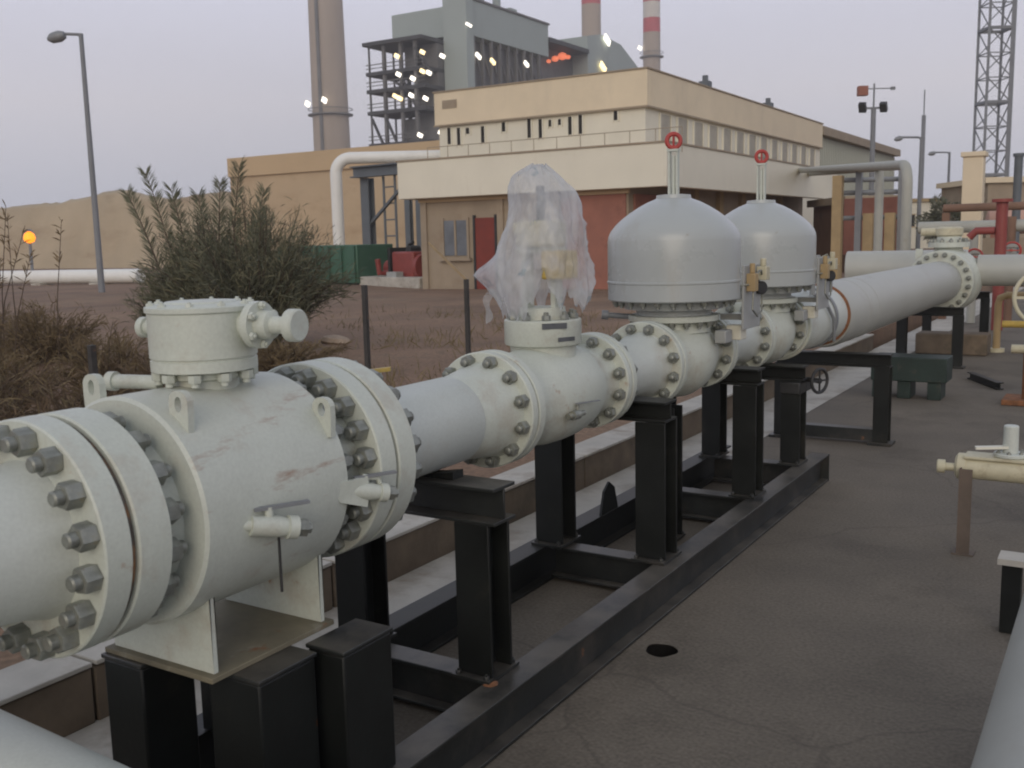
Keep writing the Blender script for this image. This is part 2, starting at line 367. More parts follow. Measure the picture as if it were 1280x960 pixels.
def nut_mesh(name, af, th, stud_r, stud_l):
    """hexagon nut (across flats af) and the stud end standing out of it, along +Z"""
    r = af / math.sqrt(3)
    mb = MB().lathe([(0, r), (th * .88, r), (th, r * .9)], (0, 0, 0), (0, 0, 1), 6)
    mb.lathe([(th, stud_r), (th + stud_l * .85, stud_r), (th + stud_l, stud_r * .75)], (0, 0, 0), (0, 0, 1), 10, (False, True))
    me = mb.mesh(name, sharp=40); me.materials.append(MATS['stud_steel']); return me
NUT_L = nut_mesh('stud_nut', 0.052, 0.036, 0.0165, 0.022)
NUT_M = nut_mesh('stud_nut', 0.044, 0.030, 0.014, 0.018)
NUT_S = nut_mesh('stud_nut', 0.030, 0.020, 0.010, 0.012)
NUT_T = nut_mesh('stud_nut', 0.018, 0.012, 0.005, 0.006)
NUT_P = nut_mesh('painted_nut', 0.030, 0.020, 0.010, 0.012); NUT_P.materials.clear(); NUT_P.materials.append(MATS['valve_paint'])
NUT_PT = nut_mesh('painted_nut', 0.018, 0.010, 0.005, 0.005); NUT_PT.materials.clear(); NUT_PT.materials.append(MATS['valve_paint'])
NUT_B = nut_mesh('anchor_nut', 0.018, 0.012, 0.005, 0.006); NUT_B.materials.clear(); NUT_B.materials.append(MATS['worn_steel'])
def bolt_ring(t, me, c, d, R, n, parent=None, ph=0.5, skip=None):
    x, y, d = basis(d); q = d.to_track_quat('Z', 'Y')
    for k in range(n):
        a = 2 * PI * (k + ph) / n
        if skip and skip(a): continue
        e = (q.to_matrix() @ Matrix.Rotation(random.random() * 1.0, 3, 'Z')).to_euler()
        t.inst('stud_nut', me, None, Vector(c) + (x * math.cos(a) + y * math.sin(a)) * R, e, parent)

X0, Z0 = -1.98, 0.985                       # the line's centre line runs along +Y
def ax(y): return (X0, y, Z0)
YD = (0, 1, 0)
def flange(y0, y1, r, bore=0.0, ch=0.004):
    return MB().lathe([(0, r - ch), (ch, r), (y1 - y0 - ch, r), (y1 - y0, r - ch)], ax(y0), YD, 72)

# ------------------------------------------------------------------ the setting: ground, pavement, kerb
SOIL_Z = 0.16
xs = [-420, -300, -200, -100, -60, -40, -25, -18, -13, -10, -8, -6.5, -5.5, -4.7, -4.1, -3.6, -3.3, -3.13, -3.12, -2, 5, 30, 100, 250, 420]
ys = [-120, -60, -20, -8, -3, 0, 1.5, 3, 4.5, 6, 7.5, 9, 11, 14, 18, 25, 40, 80, 160, 300, 480]
g = MB()
for y in ys:
    for x in xs:
        if x <= -3.13:
            z = SOIL_Z + 0.0
            if -30 < x < -3.4 and -5 < y < 30: z += 0.09 * math.sin(x * 1.7 + y * .9) * math.sin(y * 1.1 - x * .6) + 0.05
        else: z = -0.3
        g.v.append((x, y, z))
nx = len(xs)
for j in range(len(ys) - 1):
    for i in range(nx - 1):
        g.f.append((j * nx + i, j * nx + i + 1, (j + 1) * nx + i + 1, (j + 1) * nx + i))
tag(link('ground', g.mesh('ground', sharp=60), 'soil'), 'bare reddish brown soil ground running back to the walls', 'ground', kind='structure')

HX, HY, HR = -1.48, 3.44, 0.062
pv = MB()
def rect(x0, x1, y0, y1, z): pv.poly([(x0, y0, z), (x1, y0, z), (x1, y1, z), (x0, y1, z)])
q = 0.12
rect(-2.42, HX - q, -6, 60, 0); rect(HX + q, 14, -6, 60, 0); rect(HX - q, HX + q, -6, HY - q, 0); rect(HX - q, HX + q, HY + q, 60, 0)
NH = 32; ring = []; outr = []
for k in range(NH):
    a = 2 * PI * k / NH; c_, s_ = math.cos(a), math.sin(a); m_ = q / max(abs(c_), abs(s_))
    rr = HR * (1 + 0.05 * math.sin(3 * a) + .03 * math.sin(5 * a + 1))
    ring.append((HX + rr * c_, HY + rr * s_, 0)); outr.append((HX + m_ * c_, HY + m_ * s_, 0))
for k in range(NH):
    k2 = (k + 1) % NH
    pv.poly([ring[k], outr[k], outr[k2], ring[k2]])
tag(link('pavement', pv.mesh('pavement', sharp=40), 'concrete'), 'grey brown concrete pavement beside the pipe skid', 'pavement', kind='structure')
dh = MB()
for k in range(NH):
    k2 = (k + 1) % NH; a, b_ = ring[k], ring[k2]
    dh.poly([(a[0], a[1], -.003), (b_[0], b_[1], -.003), (b_[0], b_[1], -.24), (a[0], a[1], -.24)])
dh.poly([(p[0], p[1], -.24) for p in ring])
single('drain_hole', dh, 'pit_black', 'small dark drain hole in the concrete pavement', 'drain', (HX, HY, -.24))
st = MB().poly([(-2.93, -6, .004), (-2.40, -6, .004), (-2.40, 30, .004), (-2.93, 30, .004)])
tag(link('concrete_strip', st.mesh('concrete_strip'), 'pale_concrete'), 'pale concrete strip between kerb and skid', 'pavement', kind='structure')
kb = Thing('kerb', (-3.02, 6, 0), 'low concrete kerb holding back the red soil beside the skid', 'kerb', kind='structure')
yy = -4.0
kcop = []
while yy < 13:
    l = 1.195
    o_ = kb.part('kerb_stone', MB().box(-3.125 + random.uniform(-.004, .004), -2.915, yy, yy + l - .012, 0.003, 0.2 + random.uniform(-.004, .004)), 'dirty_block', bevel=0.006)
    c_ = kb.part('coping', MB().box(-3.13, -2.905, yy + .002, yy + l - .014, 0.2045, 0.222), 'pale_concrete', bevel=0.004)
    yy += l

# ------------------------------------------------------------------ skid
sk = Thing('skid_frame', (X0, 4.0, 0), 'long black painted steel skid carrying the row of white valves', 'skid')
def i_part(p0, p1, w, h, up=(0, 0, 1), name='leg', m='black_steel', tf=.012, tw=.010):
    return sk.part(name, MB().ibeam(p0, p1, w, h, tf, tw, up), m, bevel=0.002)
i_part((-1.655, 1.5, .092), (-1.655, 6.42, .092), .11, .176, name='rail', m='worn_steel')
i_part((-2.305, 1.5, .092), (-2.305, 6.42, .092), .11, .176, name='rail', m='black_steel')
def cross(y, w=.10, z=.096, h=.15):
    i_part((-2.248, y, z), (-1.712, y, z), w, h, name='cross_beam', m='worn_steel')
for y in (1.62, 2.62, 3.98, 5.2, 6.1): cross(y)
sk.part('end_plate', MB().box(-1.712, -1.598, 6.422, 6.434, .002, .18), 'worn_steel')
def leg(x, y, z1, w=.13, d=.13, base=True, up=(0, 1, 0), z0=.182):
    o_ = i_part((x, y, z0 + .012), (x, y, z1), w, d, up=up)
    if base:
        bp_ = sk.part('base_plate', MB().box(x - w * .56, x + w * .56, y - d * .72, y + d * .72, z0, z0 + .011), 'worn_steel')
        for dx_ in (-1, 1):
            for dy_ in (-1, 1): sk.inst('anchor_nut', NUT_B, None, (x + dx_ * w * .42, y + dy_ * d * .61, z0 + .011), (0, 0, random.random()), bp_)
# stand below the ball valve: four box posts with caps
for x0_, x1_, y0_, y1_ in ((-2.185, -2.03, 1.50, 1.67), (-1.885, -1.70, 1.575, 1.775), (-1.765, -1.635, 1.80, 2.00), (-2.275, -2.14, 1.87, 2.03)):
    sk.part('post', MB().box(x0_ + .004, x1_ - .004, y0_ + .004, y1_ - .004, .182, .565), 'black_steel', bevel=.006)
    sk.part('post_cap', MB().box(x0_, x1_, y0_, y1_, .566, .578), 'worn_steel', bevel=.003)
# portal under the reducer
leg(-1.755, 2.62, .70, .13, .13)
sk.part('rusty_weld', MB().lathe([(0, .028), (.005, .022), (.008, .0)], (-1.69, 2.545, .181), (0, 0, 1), 7), 'rust')
leg(-2.275, 2.62, .70, .13, .13)
i_part((-2.36, 2.62, .762), (-1.665, 2.62, .762), .13, .122, name='cap_beam', m='worn_steel')
sk.part('saddle', MB().prism([(X0 - .13, 2.60, .824), (X0 + .13, 2.60, .824), (X0 + .13, 2.60, .85), (X0 + .06, 2.60, .838), (X0, 2.60, .834), (X0 - .06, 2.60, .838), (X0 - .13, 2.60, .85)], (0, .06, 0)), 'black_steel')
# portals under spool, valves
for y, zt, ww in ((3.98, .80, .14), (5.22, .79, .13), (6.08, .70, .12)):
    leg(-1.735, y, zt, ww, .14); leg(-2.245, y, zt, ww, .14)
    i_part((-2.315, y, zt + .046), (-1.665, y, zt + .046), .13, .09, name='cap_beam')
leg(-2.02, 4.78, .72, .12, .12, z0=.012)
sk.part('gusset', MB().prism([(-2.25, 3.36, .181), (-2.25, 3.56, .181), (-2.25, 3.52, .30), (-2.25, 3.46, .35), (-2.25, 3.40, .30)], (-.012, 0, 0)), 'black_steel')
sk.part('gusset', MB().prism([(-2.25, 4.46, .181), (-2.25, 4.66, .181), (-2.25, 4.62, .30), (-2.25, 4.56, .34), (-2.25, 4.50, .30)], (-.012, 0, 0)), 'black_steel')

# ------------------------------------------------------------------ near spool (flange A)
t = Thing('pipe_spool', (X0, .3, 0), 'large white pipe with bolted flange running out at the left edge', 'pipe')
t.part('pipe', MB().lathe([(0, .150), (1.66, .150), (1.76, .160), (1.812, .176)], ax(-.6), YD, 72), 'pipe_white')
fa = t.part('flange', flange(1.21, 1.276, .262), 'valve_paint')
bolt_ring(t, NUT_L, ax(1.209), (0, -1, 0), .226, 16, fa)
t.part('gasket', MB().lathe([(0, .250), (.0115, .250)], ax(1.2775), YD, 72), 'gasket')

# ------------------------------------------------------------------ ball valve
bv = Thing('ball_valve', (X0, 1.72, .6), 'large white ball valve with drum gearbox on top and lifting lugs', 'valve')
f1 = bv.part('flange', flange(1.291, 1.377, .262), 'valve_paint')
bolt_ring(bv, NUT_L, ax(1.378), (0, 1, 0), .226, 16, f1)
body = bv.part('body', MB().lathe([(0, .195), (.08, .200), (.081, .266), (.088, .274), (.55, .274), (.557, .266), (.558, .212), (.675, .205)], ax(1.378), YD, 80), 'valve_paint_scuffed')
f2 = bv.part('flange', flange(2.055, 2.125, .282), 'valve_paint')
bolt_ring(bv, NUT_L, ax(2.054), (0, -1, 0), .245, 20, f2)
# body closing bolts at the far end
bolt_ring(bv, NUT_M, ax(1.938), (0, 1, 0), .238, 18, body)
for (x, y) in ((-2.10, 1.487), (-1.818, 1.505), (-1.752, 1.90), (-2.16, 1.90)):
    zb = Z0 + math.sqrt(max(.0, .274 ** 2 - (x - X0) ** 2)) - .03
    # eye plate: outline with a real hole
    w, hgt, th = .031, .105, .018; cz = zb + hgt - w - .004
    rim, hole = [], []
    NS = 20
    for k in range(NS):
        a = 2 * PI * k / NS; c_, s_ = math.cos(a), math.sin(a)
        hole.append((x + .012 * c_, cz + .018 * s_))
        m_ = w / max(abs(c_), abs(s_)); xx, zz = m_ * c_, m_ * s_
        if s_ > 0.5 and abs(c_) > .5: k2 = .86; xx *= k2; zz *= k2
        if s_ < -.6: zz = zb - cz; xx = max(-w, min(w, xx * 1.25))
        rim.append((x + xx, cz + zz))
    mb = MB()
    for k in range(NS):
        k2 = (k + 1) % NS
        for s_, fl in ((-th / 2, 0), (th / 2, 1)):
            pts = [(hole[k][0], y + s_, hole[k][1]), (rim[k][0], y + s_, rim[k][1]), (rim[k2][0], y + s_, rim[k2][1]), (hole[k2][0], y + s_, hole[k2][1])]
            mb.poly(pts)
        for lst in (hole, rim):
            mb.poly([(lst[k][0], y - th / 2, lst[k][1]), (lst[k2][0], y - th / 2, lst[k2][1]), (lst[k2][0], y + th / 2, lst[k2][1]), (lst[k][0], y + th / 2, lst[k][1])])
    bv.part('lifting_lug', mb, 'valve_paint')
# gearbox drum
GY = 1.722
bv.part('gear_neck', MB().lathe([(0, .085), (.045, .080), (.05, .096), (.064, .096)], (X0, GY, 1.225), (0, 0, 1), 48), 'valve_paint')
gb = bv.part('gearbox', MB().lathe([(0, .118), (.003, .130), (.028, .130), (.031, .126), (.034, .126), (.036, .131), (.145, .131), (.149, .136), (.160, .136), (.164, .128), (.168, .09), (.172, .086)], (X0, GY, 1.292), (0, 0, 1), 64), 'valve_paint')
bolt_ring(bv, NUT_P, (X0, GY, 1.291), (0, 0, -1), .113, 10, gb)
bolt_ring(bv, NUT_PT, (X0, GY, 1.4525), (0, 0, 1), .12, 10, gb)
ig = bv.part('input_shaft', MB().lathe([(0, .040), (.03, .040), (.031, .058), (.052, .058), (.053, .036), (.085, .034), (.09, .022), (.128, .020), (.129, .024), (.138, .024), (.139, .040), (.162, .040), (.166, .036)], (X0 + .118, GY + .03, 1.405), (1, 0.12, 0), 32), 'valve_paint')
bolt_ring(bv, NUT_PT, (X0 + .171, GY + .036, 1.405), (1, .12, 0), .048, 6, ig)
bv.part('shaft_end', MB().lathe([(0, .020), (.05, .020), (.051, .027), (.07, .027), (.074, .02)], (X0 - .125, GY - .02, 1.395), (-1, -.1, 0), 20), 'valve_paint')
bv.part('position_pointer', MB().cyl((X0 - .09, GY - .07, 1.262), (X0 - .22, GY - .10, 1.262), .018, 14).cyl((X0 - .22, GY - .10, 1.262), (X0 - .24, GY - .105, 1.262), .025, 14), 'valve_paint')
# feet: base plate and two saddle ribs
bv.part('base_plate', MB().box(-2.18, -1.785, 1.51, 1.935, .579, .593), 'olive_dirty_shaded', bevel=.002)
def rib(y):
    pts = [(-2.165, y, .5935), (-1.80, y, .5935), (-1.80, y, .5935 + .19)]
    for k in range(13):
        a = math.radians(-48 - k * (132 - 48) / 12)
        pts.append((X0 + .272 * math.cos(a), y, Z0 + .272 * math.sin(a)))
    pts.append((-2.165, y, .5935 + .19))
    return MB().prism(pts, (0, .014, 0))
for y in (1.53, 1.90): bv.part('saddle_rib', rib(y), 'valve_paint', bevel=.001)
# small drain and bleed valves on the side
def small_valve(y, z, xs_, k=1.0, rod=True):
    d_ = Vector((.45, .86, -.20)).normalized(); c_ = Vector((xs_, y, z)); a_ = c_ - d_ * .075 * k
    o_ = bv.part('drain_valve', MB().lathe([(0, .014 * k), (.03 * k, .014 * k), (.031 * k, .023 * k), (.09 * k, .025 * k), (.115 * k, .021 * k), (.116 * k, .027 * k), (.138 * k, .027 * k), (.14 * k, .02 * k)], a_, d_, 18).cyl(c_ - Vector((.07 * k, -.01, 0)), c_, .016 * k, 12).cyl(c_ + up0 * .018 * k, c_ + up0 * .045 * k, .010 * k, 12), 'valve_paint')
    bv.part('lever', MB().obox(c_ + up0 * .049 * k + d_ * .03 * k, Vector((.008, -.004, 0)) * k, Vector((d_.x, d_.y, 0)) * .065 * k, up0 * .0035 * k), 'galv', o_)
    bv.part('plug', MB().lathe([(0, .0), (.001, .021 * k), (.020 * k, .021 * k), (.021 * k, .013 * k), (.03 * k, .013 * k), (.031 * k, 0)], a_ + d_ * .141 * k, d_, 6, (False, False)), 'stud_steel', o_)
    if rod: bv.part('drain_rod', MB().cyl(c_ + d_ * .02 - up0 * .02, c_ + d_ * .02 - up0 * .16, .0035, 8), 'dark_metal', o_)
up0 = Vector((0, 0, 1))
small_valve(1.63, .945, -1.69, 1.05)
small_valve(1.99, .945, -1.70, .95, rod=False)
bv.part('bracket', MB().prism([(-1.722, 1.86, .99), (-1.702, 1.985, .985), (-1.70, 2.00, .955), (-1.70, 1.985, .905), (-1.718, 1.90, .935)], (.010, -.003, 0)), 'valve_paint')
bv.part('bracket', MB().tube([(-1.705, 1.985, .985), (-1.69, 2.03, .975), (-1.69, 2.045, .93)], .008, 8), 'valve_paint')

# ------------------------------------------------------------------ reducer spool (flanges D and E)
t = Thing('reducer_spool', (X0, 2.6, .8), 'short white reducer pipe between the ball valve and the wrapped valve', 'pipe')
t.part('gasket', MB().lathe([(0, .268), (.008, .268)], ax(2.1265), YD, 72), 'gasket')
fd = t.part('flange', flange(2.136, 2.214, .282), 'valve_paint')
bolt_ring(t, NUT_L, ax(2.215), (0, 1, 0), .245, 20, fd)
t.part('pipe', MB().lathe([(0, .153), (.012, .150), (.555, .150), (.562, .147)], ax(2.214), YD, 64), 'pipe_white')
t.part('weld_neck', MB().lathe([(0, .143), (.02, .146), (.10, .158), (.17, .168), (.205, .178)], ax(2.777), YD, 64), 'valve_paint')
fe = t.part('flange', flange(2.982, 3.022, .213), 'valve_paint')
bolt_ring(t, NUT_M, ax(2.981), (0, -1, 0), .183, 12, fe)
vt = t.part('vent_valve', MB().cyl((X0, 2.40, 1.125), (X0, 2.40, 1.165), .017, 14).cyl((X0, 2.40, 1.165), (X0, 2.40, 1.198), .012, 12), 'valve_paint')
t.part('vent_handle', MB().obox((X0, 2.40, 1.204), (.034, .02, .004), (-.005, .009, 0), (0, 0, .006)).cyl((X0 - .035, 2.37, 1.165), (X0 - .02, 2.385, 1.185), .009, 8), 'brass', vt)

# ------------------------------------------------------------------ wrapped valve
VY = 3.43
wv = Thing('gate_valve', (X0, VY, .8), 'white flanged valve whose top works are wrapped in plastic', 'valve')
wv.part('gasket', MB().lathe([(0, .195), (.007, .195)], ax(3.0235), YD, 64), 'gasket')
f3 = wv.part('flange', flange(3.032, 3.076, .213), 'valve_paint')
wv.part('body', MB().lathe([(0, .172), (.05, .160), (.12, .160), (.19, .186), (.27, .196), (.36, .199), (.45, .196), (.53, .184), (.60, .158), (.66, .152), (.708, .165)], ax(3.077), YD, 64), 'valve_paint')
f4 = wv.part('flange', flange(3.785, 3.826, .205), 'valve_paint')
bolt_ring(wv, NUT_M, ax(3.784), (0, -1, 0), .176, 12, f4)
bn = wv.part('bonnet', MB().lathe([(0, .150), (.06, .135), (.13, .130), (.150, .132), (.155, .150), (.160, .153), (.250, .153), (.254, .149), (.255, .095), (.30, .09)], (X0, VY, 1.03), (0, 0, 1), 56), 'valve_paint')
bolt_ring(wv, NUT_S, (X0, VY, 1.285), (0, 0, 1), .127, 10, bn)
wv.part('name_plate', MB().obox((X0 + .112, VY - .105, 1.265), (.034, .036, 0), (.0012, -.0011, 0), (0, 0, .011)), 'name_plate')
wv.part('name_plate', MB().obox((X0 + .14, VY - .062, 1.212), (.016, .036, 0), (.0015, -.0007, 0), (0, 0, .008)), 'name_plate')
yk = wv.part('yoke', MB().box(X0 - .075, X0 - .055, VY - .03, VY + .03, 1.33, 1.54).box(X0 + .055, X0 + .075, VY - .03, VY + .03, 1.33, 1.54).box(X0 - .085, X0 + .085, VY - .05, VY + .05, 1.541, 1.565), 'valve_paint')
wv.part('actuator_box', MB().box(X0 + .03, X0 + .13, VY - .06, VY + .06, 1.44, 1.55), 'yellow_paint', bevel=.008)
wv.part('actuator_box', MB().box(X0 - .075, X0 - .01, VY - .095, VY + .03, 1.615, 1.66), 'cream_paint', bevel=.008)
wv.part('actuator_drum', MB().lathe([(0, .09), (.01, .098), (.09, .098), (.10, .09)], (X0, VY, 1.566), (0, 0, 1), 36), 'cream_paint')
wv.part('stem', MB().cyl((X0, VY, 1.667), (X0, VY, 1.80), .016, 14), 'galv')
sv = wv.part('bleed_valve', MB().lathe([(0, .012), (.03, .012), (.031, .018), (.07, .018), (.071, .010), (.11, .010)], (X0 + .20, 3.26, .93), (.10, 1, .0), 14).cyl((X0 + .205, 3.33, .945), (X0 + .205, 3.33, .965), .007, 8), 'stud_steel')
wv.part('lever', MB().obox((X0 + .213, 3.40, .967), (.006, 0, 0), (.010, .075, -.004), (0, 0, .002)), 'galv', sv)

# plastic film wrapped over the top works
def interp(tab, z):
    for (z0_, r0_), (z1_, r1_) in zip(tab, tab[1:]):
        if z <= z0_ and z >= z1_: w = (z0_ - z) / (z0_ - z1_); return r0_ * (1 - w) + r1_ * w
    return tab[-1][1]
def film():
    """crumpled bag: slack on one shoulder, drawn out to a corner on the other"""
    nu, nv = 120, 60; mb = MB(); aR = math.atan2(.52, .85)
    left = ((1.88, .03), (1.862, .075), (1.84, .10), (1.80, .112), (1.74, .108), (1.65, .132), (1.55, .165), (1.47, .19), (1.40, .18), (1.34, .165))
    right = ((1.88, .02), (1.862, .04), (1.84, .062), (1.80, .095), (1.76, .135), (1.72, .152), (1.66, .162), (1.58, .175), (1.48, .188), (1.40, .182), (1.34, .16))
    for j in range(nv):
        low = j / (nv - 1); z = 1.878 - (1.878 - 1.36) * low ** .9
        for k in range(nu):
            a = 2 * PI * k / nu; w = (1 + math.cos(a - aR)) / 2
            r0_ = interp(left, z) * (1 - w) + interp(right, z) * w
            ca, sa = math.cos(a), math.sin(a)
            q_ = Vector((ca * 1.6, sa * 1.6, z * 4.0)); q2_ = Vector((ca * 4 + 9, sa * 4, z * 9)); q3_ = Vector((ca * 9, sa * 9 + 4, z * 22))
            rg = 1 - abs(mnoise.noise(q2_ * 1.2)) * 2                        # sharp creases
            f_ = 1 + .12 * mnoise.noise(q_ * 1.5) + .055 * rg + .05 * mnoise.noise(q3_)
            rag = max(0, low - .55) / .45
            rag = rag ** 2 * (.17 * mnoise.noise(Vector((ca * 2.1, sa * 2.1, 3.3))) + .07 * mnoise.noise(Vector((ca * 8, sa * 8, 1.3))))
            lobe = max(0, math.cos(a - aR - PI)) ** 18 * max(0, 1 - abs(z - 1.455) / .09) * .075 + max(0, math.cos(a - aR + .35)) ** 22 * max(0, low - .6) * .06
            rr = r0_ * f_ + lobe
            mb.v.append((X0 + rr * ca, VY + rr * sa, z + rag + .02 * mnoise.noise(q_ * 2.3 + Vector((5, 5, 5)))))
    for j in range(nv - 1):
        for k in range(nu):
            k2 = (k + 1) % nu; mb.f.append((j * nu + k, j * nu + k2, (j + 1) * nu + k2, (j + 1) * nu + k))
    mb.f.append(tuple(range(nu)))
    return mb
t = Thing('plastic_film', (X0, VY, 1.3), 'crumpled clear plastic film draped over the top of a valve', 'plastic film')
sh_ = t.part('sheet', film(), 'plastic_film', sharp=50)
for dx_, w_, zz, ln in ((-.20, .018, 1.40, .13), (.17, .012, 1.44, .07)):
    mb = MB(); pv_ = None
    for k in range(9):
        u_ = k / 8; q = Vector((X0 + dx_ * .85 - .03 * u_, VY + dx_ * .52 - .02 * math.sin(u_ * 5), zz - ln * u_)); e1 = Vector((.85, .52, 0)) * w_ * (1 - .5 * u_) + Vector((0, .01 * math.sin(u_ * 9), .006))
        if pv_: mb.poly([pv_[0], pv_[1], q + e1, q - e1])
        pv_ = (q - e1, q + e1)
    t.part('loose_strip', mb, 'plastic_film', sh_)

# ------------------------------------------------------------------ spool F4-F5
t = Thing('pipe_spool', (X0, 4.1, .8), 'short white flanged spool just before the nearer domed valve', 'pipe')
t.part('gasket', MB().lathe([(0, .188), (.007, .188)], ax(3.8275), YD, 64), 'gasket')
fa = t.part('flange', flange(3.836, 3.876, .205), 'valve_paint')
bolt_ring(t, NUT_M, ax(3.877), (0, 1, 0), .176, 12, fa)
t.part('pipe', MB().lathe([(0, .160), (.10, .132), (.38, .132), (.486, .160)], ax(3.877), YD, 56), 'pipe_white')
fb = t.part('flange', flange(4.364, 4.402, .208), 'valve_paint')
bolt_ring(t, NUT_M, ax(4.363), (0, -1, 0), .178, 12, fb)

# ------------------------------------------------------------------ domed valves
def dome_valve(name, Y, label, grp):
    t = Thing(name, (X0, Y, .8), label, 'valve', grp)
    P = lambda dy, z=Z0, dx=0: (X0 + dx, Y + dy, z)
    t.part('gasket', MB().lathe([(0, .19), (.006, .19)], P(-.3615), YD, 48), 'gasket')
    fi = t.part('flange', MB().lathe([(0, .204), (.004, .208), (.034, .208), (.038, .204)], P(-.355), YD, 64), 'valve_paint')
    t.part('body', MB().lathe([(0, .150), (.07, .142), (.15, .175), (.25, .205), (.317, .212), (.39, .205), (.49, .175), (.57, .142), (.634, .150)], P(-.316), YD, 56), 'valve_paint')
    fo = t.part('flange', MB().lathe([(0, .204), (.004, .208), (.034, .208), (.038, .204)], P(.319), YD, 64), 'valve_paint')
    bolt_ring(t, NUT_M, P(.318), (0, -1, 0), .178, 12, fo)
    bn = t.part('bonnet', MB().lathe([(0, .185), (.05, .182), (.055, .225), (.058, .229), (.082, .229), (.085, .225)], P(0, 1.115), (0, 0, 1), 56), 'valve_paint')
    bolt_ring(t, NUT_S, P(0, 1.1705), (0, 0, -1), .206, 18, bn)
    pr = [(-.031, .19), (0, .19), (.001, .25), (.04, .26), (.044, .325), (.050, .332), (.13, .332), (.133, .336), (.141, .336), (.144, .332), (.25, .332)]
    pr += [(.338, .332), (.362, .328), (.388, .317), (.418, .294), (.448, .262), (.478, .222), (.508, .174), (.530, .132), (.544, .096)]
    pr += [(.548, .088), (.565, .085), (.568, .05)]
    dm = t.part('dome', MB().lathe(pr, P(0, 1.232), (0, 0, 1), 72), 'dome_paint')
    bolt_ring(t, NUT_S, P(0, 1.2755), (0, 0, -1), .295, 24, dm)
    fr = t.part('stem_frame', MB().box(X0 - .026, X0 - .016, Y - .012, Y + .012, 1.801, 2.01).box(X0 + .016, X0 + .026, Y - .012, Y + .012, 1.801, 2.01).cyl(P(0, 1.801), P(0, 1.99), .009, 12).box(X0 - .03, X0 + .03, Y - .018, Y + .018, 2.0105, 2.022), 'valve_paint')
    wl = t.part('indicator_ring', MB().torus(P(0, 2.062), (.52, -.84, .0), .034, .011, 28, 10).bar(Vector(P(0, 2.03)), Vector(P(0, 2.095)), .009), 'wheel_red')
    # control gear hung on the right-hand side
    bx, by = X0 + .335, Y + .20
    pn = t.part('control_panel', MB().box(bx - .01, bx + .002, by - .11, by + .15, 1.12, 1.44), 'grey_box', bevel=.002)
    t.part('bracket', MB().box(bx - .16, bx - .011, by + .0, by + .03, 1.16, 1.19), 'grey_box')
    t.part('regulator', MB().box(bx + .003, bx + .05, by - .08, by - .03, 1.31, 1.40).cyl((bx + .026, by - .055, 1.40), (bx + .026, by - .055, 1.45), .014, 12), 'ochre', pn, bevel=.004)
    t.part('solenoid', MB().box(bx + .003, bx + .055, by + .08, by + .14, 1.36, 1.43).cyl((bx + .028, by + .11, 1.43), (bx + .028, by + .11, 1.47), .016, 12), 'cream_paint', pn, bevel=.004)
    gg = t.part('gauge', MB().lathe([(0, .030), (.004, .034), (.022, .034), (.025, .030)], (bx + .01, by + .11, 1.32), (.8, -.6, 0), 24), 'dark_metal', pn)
    t.part('tubing', MB().tube([(bx + .03, by - .03, 1.37), (bx + .035, by + .02, 1.41), (bx + .035, by + .06, 1.41), (bx + .03, by + .08, 1.39)], .005, 8)
           .tube([(bx + .03, by - .05, 1.31), (bx + .03, by - .06, 1.22), (bx + .03, by + .02, 1.18), (bx + .02, by + .12, 1.2), (bx + .02, by + .12, 1.29)], .005, 8)
           .tube([(bx - .02, by - .12, 1.34), (bx + .02, by - .09, 1.345)], .005, 8), 'stud_steel', pn)
    jb = t.part('junction_box', MB().box(X0 + .22, X0 + .30, Y + .16, Y + .25, 1.06, 1.135), 'white_box', bevel=.006)
    t.part('junction_box', MB().box(X0 + .21, X0 + .27, Y + .02, Y + .12, 1.055, 1.12), 'grey_box', bevel=.006)
    # solenoid bank low on the other shoulder
    t.part('fitting', MB().cyl((X0 - .15, Y - .06, 1.185), (X0 - .30, Y - .14, 1.20), .014, 12).cyl((X0 - .30, Y - .14, 1.20), (X0 - .33, Y - .156, 1.203), .024, 12), 'galv')
    return t
dome_valve('domed_valve', 4.765, 'nearer of two domed valves with grey bell actuators and red ring', 'domed actuator valves on the skid')
t = Thing('pipe_spool', (X0, 5.5, .8), 'short white flanged spool between the two domed valves', 'pipe')
fa = t.part('flange', flange(5.130, 5.168, .208), 'valve_paint'); bolt_ring(t, NUT_M, ax(5.169), (0, 1, 0), .178, 12, fa)
t.part('pipe', MB().lathe([(0, .150), (.10, .132), (.45, .132), (.578, .155)], ax(5.169), YD, 56), 'pipe_white')
fb = t.part('flange', flange(5.748, 5.790, .208), 'valve_paint'); bolt_ring(t, NUT_M, ax(5.747), (0, -1, 0), .178, 12, fb)
dome_valve('domed_valve', 6.155, 'farther of two domed valves, partly hidden behind the nearer dome', 'domed actuator valves on the skid')

